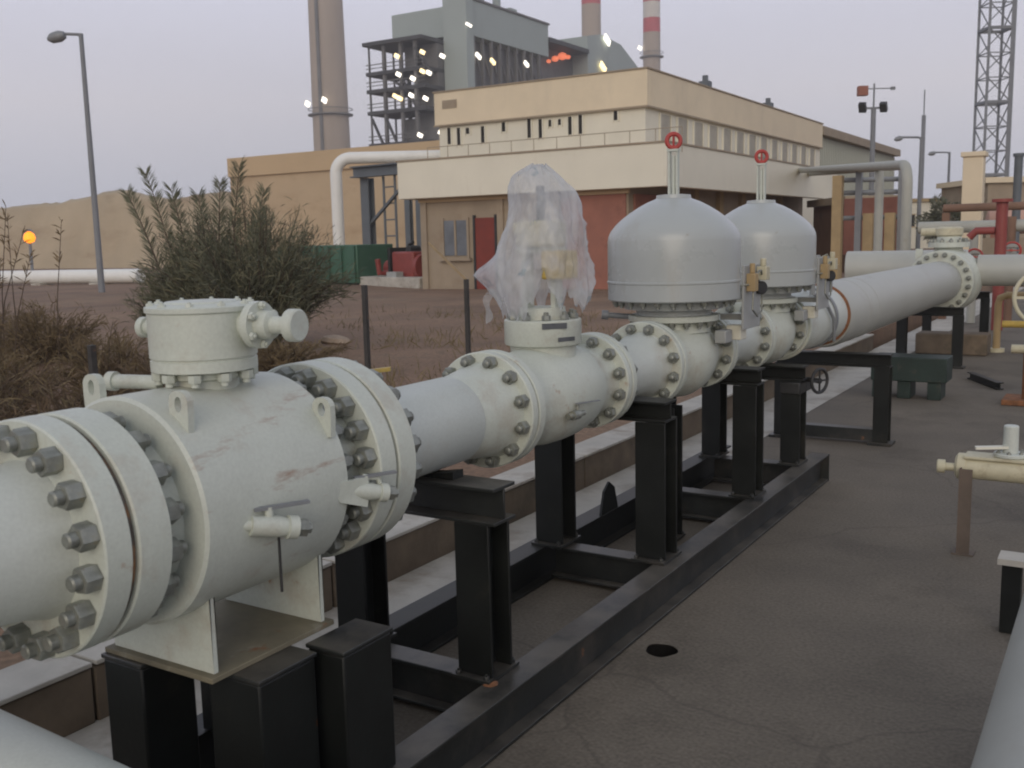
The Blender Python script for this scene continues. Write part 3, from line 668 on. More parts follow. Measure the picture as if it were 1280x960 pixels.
# outlet spool, rusty weld ring and long pipe beyond
t = Thing('pipe_spool', (X0, 7.1, .7), 'white outlet spool with rusty weld ring after the farther dome', 'pipe')
fa = t.part('flange', flange(6.520, 6.560, .225), 'valve_paint'); bolt_ring(t, NUT_M, ax(6.561), (0, 1, 0), .185, 12, fa)
t.part('pipe', MB().lathe([(0, .155), (.10, .16), (.22, .205), (.98, .215)], ax(6.561), YD, 56), 'pipe_white')
t.part('weld_ring', MB().lathe([(0, .215), (.01, .230), (.03, .230), (.04, .215)], ax(7.5415), YD, 56), 'rust')
cl = t.part('pipe_clamp', MB().lathe([(0, .222), (.05, .222)], ax(7.20), YD, 48), 'galv')
t.part('clamp_lug', MB().box(X0 + .12, X0 + .17, 7.19, 7.26, Z0 + .19, Z0 + .30), 'galv', cl)
it = t.part('transmitter', MB().cyl((X0 + .12, 6.92, 1.17), (X0 + .12, 6.92, 1.27), .02, 12).lathe([(0, .03), (.01, .055), (.09, .055), (.10, .045)], (X0 + .07, 6.92, 1.31), (1, -.25, 0), 20).box(X0 + .08, X0 + .16, 6.88, 6.96, 1.36, 1.44), 'grey_box')
t.part('gauge_glass', MB().lathe([(0, .04), (.006, .04)], (X0 + .172, 6.894, 1.31), (1, -.25, 0), 20), 'dark_metal', it)
t.part('impulse_tube', MB().tube([(X0 + .12, 6.93, 1.18), (X0 + .20, 6.97, 1.12), (X0 + .235, 7.05, 1.0), (X0 + .235, 7.08, .84)], .012, 8), 'galv')
t.part('impulse_tube', MB().tube([(X0 + .05, 7.0, 1.19), (X0 + .10, 7.02, 1.40), (X0 + .18, 7.05, 1.44), (X0 + .21, 7.06, 1.36)], .009, 8), 'stud_steel')
t.part('junction_box', MB().box(X0 + .17, X0 + .25, 7.06, 7.13, 1.27, 1.37), 'ochre', bevel=.004)
A = Vector((X0, 7.585, Z0 - .015)); B = Vector((-1.955, 12.85, .968))
t = Thing('long_pipe', (A.x, A.y, .6), 'long pale grey pipe running away to the far flanged valve', 'pipe')
ld = (B - A).length
t.part('pipe', MB().lathe([(0, .230), (.08, .243), (.14, .247), (ld, .247)], A, B - A, 64), 'pipe_grey')
for s_ in (.55, .86):
    t.part('weld_seam', MB().lathe([(0, .2472), (.006, .251), (.018, .251), (.024, .2472)], A + (B - A).normalized() * s_, B - A, 64, (False, False)), 'pipe_grey')
# far valve at the end of the long pipe
d = (B - A).normalized()
t = Thing('far_valve', (B.x, B.y + .35, .4), 'big flanged white valve at the far end of the grey pipe', 'valve')
fa = t.part('flange', MB().lathe([(0, .365), (.006, .372), (.06, .372), (.066, .365)], B + d * .002, d, 56), 'valve_paint'); bolt_ring(t, NUT_L, B, -d, .325, 20, fa)
fb = t.part('flange', MB().lathe([(0, .365), (.006, .372), (.07, .372), (.076, .365)], B + d * .082, d, 56), 'valve_paint')
t.part('body', MB().lathe([(0, .30), (.10, .31), (.18, .37), (.45, .40), (.72, .37), (.8, .31)], B + d * .159, d, 48), 'valve_paint')
c0 = B + d * .60
bo = t.part('bonnet', MB().lathe([(0, .16), (.06, .16), (.061, .24), (.12, .24), (.121, .15), (.19, .14)], (c0.x, c0.y, 1.31), (0, 0, 1), 36), 'valve_paint')
bolt_ring(t, NUT_M, (c0.x, c0.y, 1.432), (0, 0, 1), .20, 12, bo)
t.part('gearbox', MB().lathe([(0, .14), (.02, .16), (.10, .16), (.12, .12)], (c0.x, c0.y, 1.50), (0, 0, 1), 32).cyl((c0.x - .14, c0.y, 1.56), (c0.x - .32, c0.y + .02, 1.56), .05, 16), 'cream_paint')
t.part('lifting_lug', MB().prism([(B.x - .33, B.y + .3, 1.22), (B.x - .25, B.y + .3, 1.28), (B.x - .25, B.y + .3, 1.36), (B.x - .33, B.y + .3, 1.36)], (0, .03, 0)), 'valve_paint')

# pipe leaving to the right from the far valve
t = Thing('cross_pipe', (0.6, 12.4, .6), 'pale blue grey pipe running to the right behind the far valve', 'pipe')
t.part('pipe', MB().lathe([(0, .19), (6.5, .19)], (-1.62, 13.52, 1.08), (1, .04, 0), 48), 'pipe_grey')
t.part('weld_seam', MB().lathe([(0, .1902), (.01, .196), (.02, .196), (.03, .1902)], (-1.0, 13.545, 1.08), (1, .04, 0), 48, (False, False)), 'pipe_grey')
for xx in (-.2, 2.5): t.part('leg', MB().box(xx - .06, xx + .06, 13.45, 13.65, .003, .89), 'black_steel')
single('pipe_end', MB().lathe([(0, .24), (.01, .252), (1.55, .252), (1.56, .24)], (-3.45, 14.6, 1.06), (1, .12, 0), 40), 'pipe_grey', 'short pale pipe stub seen behind the long pipe', 'pipe', (-2.7, 14.7, .8))

# supports of the long pipe
def portal(y, xc, zt, w, label, th=.11):
    t = Thing('pipe_support', (xc, y, 0), label, 'support', 'dark portals under the long pipe')
    for s_ in (-1, 1):
        t.part('leg', MB().ibeam((xc + s_ * (w / 2 - th / 2), y, .022), (xc + s_ * (w / 2 - th / 2), y, zt - .10), th, th, .010, .008, (0, 1, 0)), 'black_steel')
        t.part('base_plate', MB().box(xc + s_ * (w / 2 - th / 2) - .085, xc + s_ * (w / 2 - th / 2) + .085, y - .09, y + .09, .002, .021), 'worn_steel')
    t.part('cap_beam', MB().ibeam((xc - w / 2, y, zt - .05), (xc + w / 2, y, zt - .05), th, .10, .010, .008), 'black_steel')
    t.part('sill_beam', MB().bar((xc - w / 2 + th, y, .07), (xc + w / 2 - th, y, .07), .10, .09), 'worn_steel')
    return t
portal(7.75, -1.92, .685, .86, 'black steel portal under the near end of the long pipe')
portal(12.45, -1.98, .70, .72, 'black steel portal under the far end of the long pipe')
portal(15.3, -2.1, .72, .86, 'dark portal under the pipe beyond the far valve')

# handwheel on the last skid leg
t = Thing('handwheel', (-1.61, 6.08, .66), 'small black handwheel beside the last skid leg', 'handwheel')
t.part('rim', MB().torus((-1.585, 6.10, .70), (.9, -.4, 0), .072, .010, 32, 10), 'dark_metal')
t.part('spindle', MB().cyl((-1.675, 6.14, .70), (-1.578, 6.097, .70), .016, 12), 'dark_metal')
t.part('spoke', MB().bar((-1.585, 6.10, .632), (-1.585, 6.10, .768), .010).bar((-1.613, 6.037, .70), (-1.557, 6.163, .70), .010), 'dark_metal')
t.part('gear_case', MB().box(-1.80, -1.676, 6.0, 6.28, .62, .695), 'dark_metal', bevel=.008)

# ------------------------------------------------------------------ loose things on the pavement
t = Thing('pipe_stub_stand', (-.4, 5.3, 0), 'cream pipe stub lying on thin legs with a small white riser', 'pipe stub')
pp_ = t.part('pipe', MB().lathe([(0, .050), (.012, .066), (.05, .066), (.055, .060), (1.6, .060)], (-.70, 5.32, .425), (1, .0, 0), 36), 'cream_paint')
t.part('nozzle', MB().lathe([(0, .020), (.05, .020), (.051, .034), (.085, .034), (.09, .028)], (-.695, 5.30, .42), (-1, -.12, .02), 18), 'cream_paint')
t.part('top_plate', MB().box(-.66, .55, 5.262, 5.40, .474, .488), 'cream_paint', bevel=.003)
for x in (-.64, .35):
    t.part('leg', MB().prism([(x - .03, 5.215, .002), (x + .03, 5.215, .002), (x + .03, 5.223, .002), (x - .022, 5.223, .002), (x - .022, 5.275, .002), (x - .03, 5.275, .002)], (0, 0, .43)), 'tan_wall_dark')
    t.part('foot_plate', MB().box(x - .05, x + .05, 5.20, 5.29, .0005, .008), 'tan_wall_dark')
st_ = t.part('riser', MB().lathe([(0, .07), (.004, .074), (.016, .074), (.02, .07), (.021, .036), (.15, .034), (.155, .030)], (-.46, 5.34, .489), (0, 0, 1), 32), 'pipe_white')
t.part('lever', MB().obox((-.54, 5.30, .535), (.07, .02, .004), (-.005, .017, 0), (0, 0, .006)), 'white_box', st_)
bolt_ring(t, NUT_T, (-.46, 5.34, .505), (0, 0, 1), .058, 6, st_)

t = Thing('green_stand', (-1.3, 10.2, 0), 'low dark green steel stool below the long pipe', 'stand')
ga = at(1110, 490, 2, 0.0); 
t.part('top', MB().box(-2.10, -1.42, 9.95, 10.3, .17, .40), 'dark_green_steel', bevel=.008)
for x in (-2.03, -1.80, -1.53):
    t.part('leg', MB().box(x - .06, x + .06, 9.98, 10.27, .002, .169), 'dark_green_steel', bevel=.006)
single('concrete_sleeper', MB().box(-2.35, -1.5, 13.7, 14.1, .002, .27), 'dirty_block', 'brown concrete sleeper block below the far valve', 'block', (-2, 13.9, 0), bevel=.02)
b0, b1 = at(1213, 470, 2, .03), at(1250, 484, 2, .03)
single('steel_offcut', MB().ibeam((b0.x, b0.y, .04), (b1.x, b1.y, .04), .07, .07, .01, .01), 'black_steel', 'short black steel bar lying on the pavement', 'steel bar', (b0 + b1) / 2 * 1.0)
t = Thing('yellow_stand', (-.5, 9.3, 0), 'yellow and rust coloured pipe stand at the right edge', 'stand')
q0 = at(1268, 505, 2, 0)
t.part('base', MB().box(q0.x - .10, q0.x + .5, q0.y - .12, q0.y + .3, .002, .05), 'rust', bevel=.006)
t.part('post', MB().cyl((q0.x + .08, q0.y + .05, .051), (q0.x + .08, q0.y + .05, .46), .03, 14), 'rust')
t.part('post', MB().cyl((q0.x + .38, q0.y + .05, .051), (q0.x + .38, q0.y + .05, .46), .03, 14), 'yellow_paint')
t.part('cross_bar', MB().tube([(q0.x - .05, q0.y + .05, .50), (q0.x + .6, q0.y + .05, .50)], .04, 14), 'cream_paint')
q1 = at(1245, 440, 2, 0)
t = Thing('yellow_pipe', (q1.x, q1.y, 0), 'thin yellow pipe bent over to the right beside the far valve', 'pipe')
zb = .06
t.part('pipe', MB().tube([(q1.x, q1.y, .01), (q1.x, q1.y, .62), (q1.x + .02, q1.y, .70), (q1.x + .1, q1.y, .735), (q1.x + 1.6, q1.y + .1, .74)], .045, 14), 'ochre')
t.part('collar', MB().cyl((q1.x, q1.y, .003), (q1.x, q1.y, .05), .10, 16), 'cream_paint')
t.part('pipe', MB().tube([(q1.x + .05, q1.y + .06, .36), (q1.x + 1.6, q1.y + .15, .36)], .045, 14), 'yellow_paint')
q2 = at(1305, 372, 1, 9.6)
t = Thing('pale_handwheel', (q2.x, q2.y, 0), 'large pale handwheel cut by the right edge of the view', 'handwheel')
t.part('rim', MB().torus(q2, (.3, -.95, .1), .23, .018, 40, 10), 'cream_paint')
t.part('spoke', MB().bar(q2 + Vector((-.22, -.07, 0)), q2 + Vector((.22, .07, 0)), .022).bar(q2 - Vector((0, 0, .22)), q2 + Vector((0, 0, .22)), .022), 'cream_paint')
t.part('spindle', MB().cyl(q2 + Vector((-.012, .04, 0)), q2 + Vector((-.07, .4, 0)), .03, 14), 'galv')
t.part('pedestal', MB().cyl((q2.x - .07, q2.y + .42, .003), (q2.x - .07, q2.y + .42, q2.z + .06), .06, 16), 'cream_paint')

# near pipe at the lower right, with its small support
t = Thing('near_pipe', (.06, 2.0, .0), 'dusty grey pipe close by in the lower right corner', 'pipe')
t.part('pipe', MB().lathe([(0, .235), (2.2, .235), (2.9, .235), (2.95, .20), (2.96, .0)], (.005, .35, .46), YD, 64, (True, False)), 'pipe_grey')
t.part('coupling', MB().lathe([(0, .237), (.005, .252), (.07, .252), (.075, .237)], (.005, 1.72, .46), YD, 64, (False, False)), 'dark_metal')
t.part('saddle', MB().box(-.20, .14, 2.5, 2.6, .003, .235), 'black_steel')
t.part('saddle', MB().box(-.20, .14, 1.0, 1.1, .003, .235), 'black_steel')
t = Thing('short_bollard', (-.34, 4.28, 0), 'short black post with a pale flat cap at the right edge', 'bollard')
t.part('post', MB().box(-.375, -.305, 4.24, 4.31, .003, .285), 'black_steel')
t.part('cap', MB().box(-.39, -.10, 4.22, 4.34, .2855, .31), 'pale_concrete')
# near white pipe crossing at the lower left
t = Thing('crossing_pipe', (-2.2, 1.1, 0), 'white pipe crossing low in the bottom left corner', 'pipe')
t.part('pipe', MB().lathe([(0, .17), (3.4, .17)], (-4.4, 1.235, .40), (1, -.045, 0), 64), 'pipe_white')
for xx in (-3.5, -1.25):
    t.part('support', MB().box(xx - .06, xx + .06, 1.0, 1.26, .004 if xx > -3 else .17, .24), 'dirty_block')

# ------------------------------------------------------------------ fence on the soil
def fence_post(x, y, label, arm=True, h=1.10):
    t = Thing('fence_post', (x, y, SOIL_Z), label, 'fence post', 'fence posts on the soil')
    t.part('post', MB().bar((x, y, SOIL_Z - .05), (x, y, SOIL_Z + h), .036), 'fence_metal')
    if arm: t.part('arm', MB().bar((x, y, SOIL_Z + h - .002), (x - .33, y - .11, SOIL_Z + h + .34), .022), 'fence_tan')
fence_post(-5.2, 7.62, 'dark fence post with tan slanted arm behind the wrapped valve', True, 1.08)
fence_post(-5.2, 6.18, 'plain dark fence post behind the ball valve flange', False, 1.10)
fence_post(-5.25, 3.72, 'short dark fence post among the dry scrub at left', False, .87)

# ------------------------------------------------------------------ vegetation
def leafy(pos, dirs, ln, wd):
    """thin tapering leaves: pos, dirs (n,3), lengths, widths -> MB-like arrays"""
    n_ = len(pos); d = dirs / np.linalg.norm(dirs, axis=1)[:, None]
    r = rng.normal(size=(n_, 3)); s_ = np.cross(d, r); s_ /= np.linalg.norm(s_, axis=1)[:, None] + 1e-9
    a = pos - s_ * wd[:, None] * .25; b_ = pos + s_ * wd[:, None] * .25
    mid = pos + d * ln[:, None] * .55; c_ = mid + s_ * wd[:, None] * .5; e_ = mid - s_ * wd[:, None] * .5
    tip = pos + d * ln[:, None]; tip[:, 2] -= ln * .12
    v = np.stack([a, b_, c_, tip, e_], 1).reshape(-1, 3)
    f_ = (np.arange(n_) * 5)[:, None] + np.arange(5)[None, :]
    return v, f_
def leaf_obj(name, v, f_, m, parent, off):
    me = bpy.data.meshes.new(name); me.from_pydata((v - np.array(off)).tolist(), [], f_.tolist()); me.materials.append(MATS[m])
    o = bpy.data.objects.new(name, me); col.objects.link(o); o.parent = parent; return o
def bush(name, base, label, cat, spec, m, group=None, n_fr=70, per=60, wood='bark'):
    """spec: height, radius, lean; arching twigs from the base carry narrow leaves"""
    h, rad, leaf_l, leaf_w = spec
    base = Vector(base); t = Thing(name, base, label, cat, group)
    st = MB(); P, D, LN, WD = [], [], [], []
    for k in range(n_fr):
        a = rng.uniform(0, 2 * PI); rr = rad * math.sqrt(rng.uniform(0, 1)); hh = h * (0.45 + .6 * rng.uniform()) * (1 - .42 * (rr / rad) ** 2)
        tip = base + Vector((rr * math.cos(a), rr * math.sin(a), hh))
        b0_ = base + Vector((rr * .18 * math.cos(a + .4), rr * .18 * math.sin(a + .4), -.03))
        m_ = (b0_ * .45 + tip * .55) + Vector((rng.normal() * .08, rng.normal() * .08, .16 * h * (rr / rad)))
        pts = []
        for s_ in np.linspace(0, 1, 7):
            p = b0_ * (1 - s_) ** 2 + m_ * 2 * s_ * (1 - s_) + tip * s_ ** 2; pts.append(p)
        st.tube(pts, [.016 * (1 - i / 7.2) * max(.5, h / 2) + .002 for i in range(7)], 5)
        for j in range(per):
            s_ = rng.uniform(.22, 1.02); p = b0_ * (1 - s_) ** 2 + m_ * 2 * s_ * (1 - s_) + tip * s_ ** 2
            tg = (m_ - b0_) * (1 - s_) + (tip - m_) * s_; tg.normalize()
            P.append(p + Vector(rng.normal(size=3) * .035 * h)); D.append(np.array(tg) * .9 + rng.normal(size=3) * .55 + np.array((0, 0, .25)))
            LN.append(leaf_l * rng.uniform(.5, 1.3)); WD.append(leaf_w * rng.uniform(.6, 1.3))
    t.part('stem', st, wood)
    P, D, LN, WD = map(np.array, (P, D, LN, WD)); pick = rng.uniform(size=len(P)) < .22
    v, f_ = leafy(P[~pick], D[~pick], LN[~pick], WD[~pick]); leaf_obj('foliage', v, f_, m, t.e, base)
    v, f_ = leafy(P[pick], D[pick], LN[pick] * 1.15, WD[pick]); leaf_obj('dry_foliage', v, f_, 'leaf_pale' if m == 'leaf_dark' else 'grass_dry', t.e, base)
    return t
bush('spiky_bush', (-9.75, 9.3, .16), 'big dark grey green spiky bush in front of the sand wall', 'bush', (2.0, 1.28, .16, .009), 'leaf_dark', n_fr=180, per=150)
bush('spiky_bush', (-10.45, 8.9, .16), 'smaller spiky bush leaning left beside the big dark bush', 'bush', (1.6, .72, .16, .009), 'leaf_dark', n_fr=80, per=110)
# tall palm-like shoots standing out of the big bush
shoots = Thing('palm_sapling', (-10.2, 9.1, .16), 'young palm with two feathery fronds rising above the big bush', 'palm')
P, D, LN, WD = [], [], [], []; stm = MB()
for (tx, tz) in (((-.85, -.1), 2.55), ((.30, .1), 2.60), ((-.6, 0), 2.35), ((.55, .2), 2.3), ((-1.05, -.2), 2.3), ((.1, 0), 2.4), ((-.3, .1), 2.25)):
    b0_ = Vector((-10.2 + tx[0] * .3, 9.1 + tx[1], .16)); tip = Vector((-10.2 + tx[0], 9.2 + tx[1] + tx[0] * .3, tz)); m_ = b0_ * .4 + tip * .6 + Vector((0, 0, .3))
    pts = [b0_ * (1 - s_) ** 2 + m_ * 2 * s_ * (1 - s_) + tip * s_ ** 2 for s_ in np.linspace(0, 1, 9)]
    stm.tube(pts, [.018 * (1 - i / 10) for i in range(9)], 6)
    for j in range(260):
        s_ = rng.uniform(.3, 1); p = b0_ * (1 - s_) ** 2 + m_ * 2 * s_ * (1 - s_) + tip * s_ ** 2
        tg = ((m_ - b0_) * (1 - s_) + (tip - m_) * s_).normalized(); sd = 1 if j % 2 else -1
        P.append(p); D.append(np.array(tg) * .8 + np.array((.75 * sd, .3 * sd, .35)) + rng.normal(size=3) * .12); LN.append(.27 * rng.uniform(.6, 1.1) * (1.15 - .4 * s_)); WD.append(.010)
shoots.part('stem', stm, 'bark'); v, f_ = leafy(np.array(P), np.array(D), np.array(LN), np.array(WD)); leaf_obj('frond', v, f_, 'leaf_dark', shoots.e, shoots.L)
shr = [((-6.2, 4.35), (0.58, .62, .12, .009), 'leaf_brown', 'low reddish brown dead shrub above the near flange'),
       ((-7.4, 4.2), (0.66, .75, .12, .009), 'leaf_brown', 'reddish brown dead shrub at the left edge'),
       ((-8.9, 5.0), (0.62, .85, .13, .009), 'leaf_dry', 'dry straw coloured shrub far left below the sand wall'),
       ((-8.0, 5.9), (0.74, .6, .13, .009), 'leaf_dry', 'thin straw coloured shrub between the brown shrubs and bush'),
       ((-6.9, 5.6), (0.56, .55, .11, .009), 'leaf_brown', 'small brown shrub left of the drum gearbox'),
       ((-10.9, 7.1), (0.78, .8, .14, .009), 'leaf_dry', 'grey straw shrub just left of the big bush'),
       ((-7.9, 8.0), (0.43, .7, .12, .009), 'leaf_dry', 'low dry shrub at the foot of the big bush'),
       ((-12.6, 7.4), (0.82, 1.0, .15, .009), 'leaf_dry', 'farther dry shrub in front of the white pipeline'),
       ((-6.6, 3.3), (0.56, .7, .11, .009), 'leaf_brown', 'dense brown scrub at the left behind the near flange')]
for (x, y), sp, m_, lb in shr:
    bush('dry_shrub', (x, y, SOIL_Z + .02), lb, 'shrub', sp, m_, 'dry shrubs on the soil', n_fr=55, per=55)
# weeds with tall thin stalks
tw = Thing('twig_plant', (-11.6, 6.6, .16), 'bare twiggy plant with tall thin stalks against the sand wall', 'plant')
stm = MB(); P, D, LN, WD = [], [], [], []
for k in range(26):
    x = -11.6 + rng.normal() * .5; y = 6.6 + rng.normal() * .3; hh = rng.uniform(1.2, 2.0); lx = rng.normal() * .35
    pts = [Vector((x, y, .16)), Vector((x + lx * .4, y, .16 + hh * .5)), Vector((x + lx, y + .05, .16 + hh))]
    stm.tube(pts, [.008, .006, .003], 5)
    for j in range(16):
        s_ = rng.uniform(.4, 1); p = pts[1] * (1 - s_) + pts[2] * s_; P.append(p); D.append(np.array((rng.normal() * .8, rng.normal() * .8, .8))); LN.append(rng.uniform(.06, .16)); WD.append(.016)
tw.part('stem', stm, 'bark'); v, f_ = leafy(np.array(P), np.array(D), np.array(LN), np.array(WD)); leaf_obj('foliage', v, f_, 'leaf_dry', tw.e, tw.L)
# dry grass tufts over the soil
N = 9000; gx = -3.3 - rng.gamma(2.2, 2.2, N); gy = rng.uniform(1.0, 16, N); gp = np.stack([gx, gy, np.full(N, SOIL_Z)], 1)
clump = np.sin(gx * 1.9 + gy) * np.sin(gy * 1.3 - gx * .7); keep = (clump + rng.normal(size=N) * .4 > .15) & (gx < -3.9)
gp = gp[keep]; K = len(gp); gd = rng.normal(size=(K, 3)) * .45 + np.array((0, 0, 1)); v, f_ = leafy(gp, gd, rng.uniform(.08, .32, K), np.full(K, .012))
o = leaf_obj('dry_grass', v, f_, 'grass_dry', None, (0, 0, 0)); tag(o, 'thin dry grass scattered over the brown soil', 'grass', kind='stuff')
p = at(419, 428, 2, SOIL_Z + .06)
single('stone', MB().lathe([(0, .16), (.05, .22), (.10, .18), (.13, .06)], (p.x, p.y, SOIL_Z + .03), (.1, .05, 1), 9), 'stone_pale', 'pale flat stone lying on the soil right of the drum gearbox', 'stone', (p.x, p.y, SOIL_Z), sharp=20)

# ------------------------------------------------------------------ sand walls, white pipeline, lamp posts at left
def wall(name, x0, x1, y0, y1, h, th, label, cap=.5, m='sand_wall'):
    t = Thing(name, ((x0 + x1) / 2, (y0 + y1) / 2, SOIL_Z), label, 'wall')
    p0, p1 = Vector((x0, y0, 0)), Vector((x1, y1, 0))
    for z0_, z1_, w_, mm, nm in ((SOIL_Z - .1, h - cap, th, m, 'wall_face'), (h - cap + .003, h, th + .3, 'sand_wall_top', 'coping')):
        a, b_ = p0.copy(), p1.copy(); a.z = b_.z = (z0_ + z1_) / 2
        t.part(nm, MB().bar(a, b_, w_, z1_ - z0_), mm)
    return t
b0_, b1_ = ray(-90, 256, 84), ray(335, 238, 68); nb = 70; mb = MB()
bd_ = (b1_ - b0_); bd_.z = 0; bn_ = Vector((-bd_.y, bd_.x, 0)).normalized()
sect = ((-2.6, 0.0), (-1.0, .55), (-.5, .93), (.2, 1.0), (1.6, .9), (5, 0))
for i_ in range(nb):
    w = i_ / (nb - 1); c_ = b0_.lerp(b1_, w)
    hh = 5.1 + .5 * mnoise.noise(Vector((w * 9, 1.7, 0))) + .22 * mnoise.noise(Vector((w * 40, 4, 0))) + 1.0 * math.exp(-((w - .60) / .07) ** 2)
    for off, k in sect:
        q = c_ + bn_ * (off + .35 * mnoise.noise(Vector((w * 25, off, 2)))); mb.v.append((q.x, q.y, .1 + hh * k))
for i_ in range(nb - 1):
    for k in range(5): mb.f.append((i_ * 6 + k, (i_ + 1) * 6 + k, (i_ + 1) * 6 + k + 1, i_ * 6 + k + 1))
single('earth_bund', mb, 'bund_earth', 'long sandy earth bund with uneven crest across the left background', 'bund', (b0_ + b1_) / 2, sharp=60)
a0 = ray(292, 195, 60); a1 = ray(560, 190, 52)
wall('bund_wall', a0.x, a1.x, a0.y, a1.y, 6.7, .8, 'taller sand coloured wall behind the white elbow pipe', 1.1)
w0, w1 = ray(-60, 346, 42), ray(175, 336, 38)
t = Thing('white_pipeline', ((w0.x + w1.x) / 2, (w0.y + w1.y) / 2, SOIL_Z), 'white pipeline lying low across the far left', 'pipeline')
t.part('pipe', MB().cyl((w0.x, w0.y, .50), (w1.x, w1.y, .52), .27, 20), 'white_paint')
for s_ in (.2, .5, .8):
    p = w0.lerp(w1, s_); t.part('sleeper', MB().box(p.x - .3, p.x + .3, p.y - .3, p.y + .3, SOIL_Z, .27), 'pale_concrete')
def lamp_post(x, y, h, arm, label, head='galv', r=.085, group='lamp posts', hd=.42):
    t = Thing('lamp_post', (x, y, SOIL_Z), label, 'lamp post', group); arm = Vector(arm)
    t.part('pole', MB().cyl((x, y, SOIL_Z), (x, y, h), r, 14, r * .65), 'mast_grey')
    t.part('arm', MB().tube([Vector((x, y, h - .12)), Vector((x, y, h - .02)) + arm * .15, Vector((x, y, h)) + arm * .85], r * .45, 8), 'mast_grey')
    q = Vector((x, y, h)) + arm * .82; dn = arm.normalized(); sd = dn.cross(Vector((0, 0, 1)))
    t.part('lamp_head', MB().lathe([(0, .02), (.04, hd * .22), (hd * .4, hd * .34), (hd * .9, hd * .30), (hd * 1.15, .05)], q - Vector((0, 0, .02)), dn - Vector((0, 0, .22)), 16), head)
    return t
p = ray(101, 42, 30)
lamp_post(p.x, p.y, p.z, Vector((-.85, -.52, 0)) * .55, 'tall grey lamp post standing alone against the sky at left', r=.10, hd=.5)
p = ray(37, 300, 40)
t = Thing('sodium_lamp', (p.x, p.y, SOIL_Z), 'glowing orange lamp in front of the left wall', 'lamp')
t.part('post', MB().cyl((p.x, p.y, SOIL_Z), (p.x, p.y, p.z - .12), .06, 10), 'mast_grey')
t.part('bulb', MB().lathe([(0, .05), (.06, .18), (.2, .23), (.36, .18), (.46, .05)], (p.x, p.y, p.z - .12), (.15, -.1, 1), 16), 'lamp_orange')
t.part('shade', MB().lathe([(0, .18), (.05, .12), (.08, .05)], (p.x, p.y, p.z + .35), (0, 0, 1), 16), 'mast_grey')
# ------------------------------------------------------------------ white elbow pipe, pipe rack, green and red machinery
v_ = ray(419, 198, 40); e_ = ray(552, 197, 40)
t = Thing('elbow_pipe', (v_.x, v_.y, SOIL_Z), 'white elbow pipe rising and bending right toward the building', 'pipe')
dx = (Vector((e_.x, e_.y, 0)) - Vector((v_.x, v_.y, 0))).normalized(); pts = [Vector((v_.x, v_.y, SOIL_Z)), Vector((v_.x, v_.y, v_.z - .6))]
for k in range(1, 7):
    a = k / 7 * PI / 2; pts.append(Vector((v_.x, v_.y, v_.z - .6)) + dx * .6 * (1 - math.cos(a)) + Vector((0, 0, .6 * math.sin(a))))
pts += [Vector((v_.x, v_.y, v_.z)) + dx * .6, Vector((e_.x, e_.y, v_.z))]
t.part('pipe', MB().tube(pts, .235, 20), 'white_paint')
k0 = ray(458, 210, 38); k1 = ray(530, 207, 35.5)
t = Thing('pipe_rack', (k0.x, k0.y, SOIL_Z), 'dark grey steel pipe rack below the white elbow pipe', 'pipe rack')
for s_, w_ in ((0, .38), (.72, .22), (.9, .2)):
    q = k0.lerp(k1, s_); t.part('column', MB().ibeam((q.x, q.y, SOIL_Z), (q.x, q.y, 4.0), w_, w_, .05, .04, (0, 1, 0)), 'rack_grey')
bm0 = Vector((k0.x, k0.y, 4.22)) - dx * .5; bm1 = Vector((k1.x, k1.y, 4.22)) + dx * .3
t.part('beam', MB().ibeam(bm0, bm1, .4, .42, .05, .04), 'rack_grey')
t.part('brace', MB().bar((k0.x, k0.y, 2.2), bm1 + Vector((-.6, -.3, -.23)), .10), 'rack_grey')
for s_ in (.3, .5): 
    q = k0.lerp(k1, s_); t.part('rod', MB().cyl((q.x, q.y, SOIL_Z), (q.x, q.y, 4.0), .05, 8), 'rack_grey')
for k in range(5):
    q = k0.lerp(k1, .3).lerp(k0.lerp(k1, .5), .0); z_ = 1.2 + k * .6; qa, qb = k0.lerp(k1, .3), k0.lerp(k1, .5)
    t.part('rung', MB().cyl((qa.x, qa.y, z_), (qb.x, qb.y, z_), .03, 6), 'rack_grey')
g0 = ray(372, 330, 35); g1 = ray(470, 330, 33)
t = Thing('green_skip', ((g0.x + g1.x) / 2, (g0.y + g1.y) / 2, SOIL_Z), 'green metal container standing behind the bush', 'container')
gd_ = (g1 - g0); gd_.z = 0; gl = gd_.length; gd_.normalize(); gn = Vector((gd_.y, -gd_.x, 0))
cc = (g0 + g1) / 2; cc.z = SOIL_Z + .12 + .62
t.part('shell', MB().obox(cc, gd_ * gl / 2, gn * .9, (0, 0, .62)), 'green_paint', bevel=.03)
for k in range(7): t.part('rib', MB().obox(cc + gd_ * gl * (k / 6 - .5) * .94 + gn * .94, gd_ * .05, gn * .038, (0, 0, .58)), 'green_paint')
t.part('skid_runner', MB().obox(cc - Vector((0, 0, .69)), gd_ * gl * .48, gn * .8, (0, 0, .06)), 'dark_metal')
r0 = ray(478, 338, 33); r1 = ray(545, 338, 31)
t = Thing('pump_set', ((r0.x + r1.x) / 2, (r0.y + r1.y) / 2, SOIL_Z), 'red engine driven pump set on a pale plinth beside the building', 'machine')
cc = (r0 + r1) / 2; rd = (r1 - r0); rd.z = 0; rl = rd.length; rd.normalize(); rn = Vector((rd.y, -rd.x, 0)); cc.z = 0
up = Vector((0, 0, 1))
t.part('plinth', MB().obox(cc + up * (SOIL_Z + .16), rd * (rl / 2 + .3), rn * .9, up * .17), 'pale_concrete', bevel=.02)
t.part('engine', MB().obox(cc + up * .85 + rd * .15, rd * .55, rn * .35, up * .42), 'red_paint', bevel=.06)
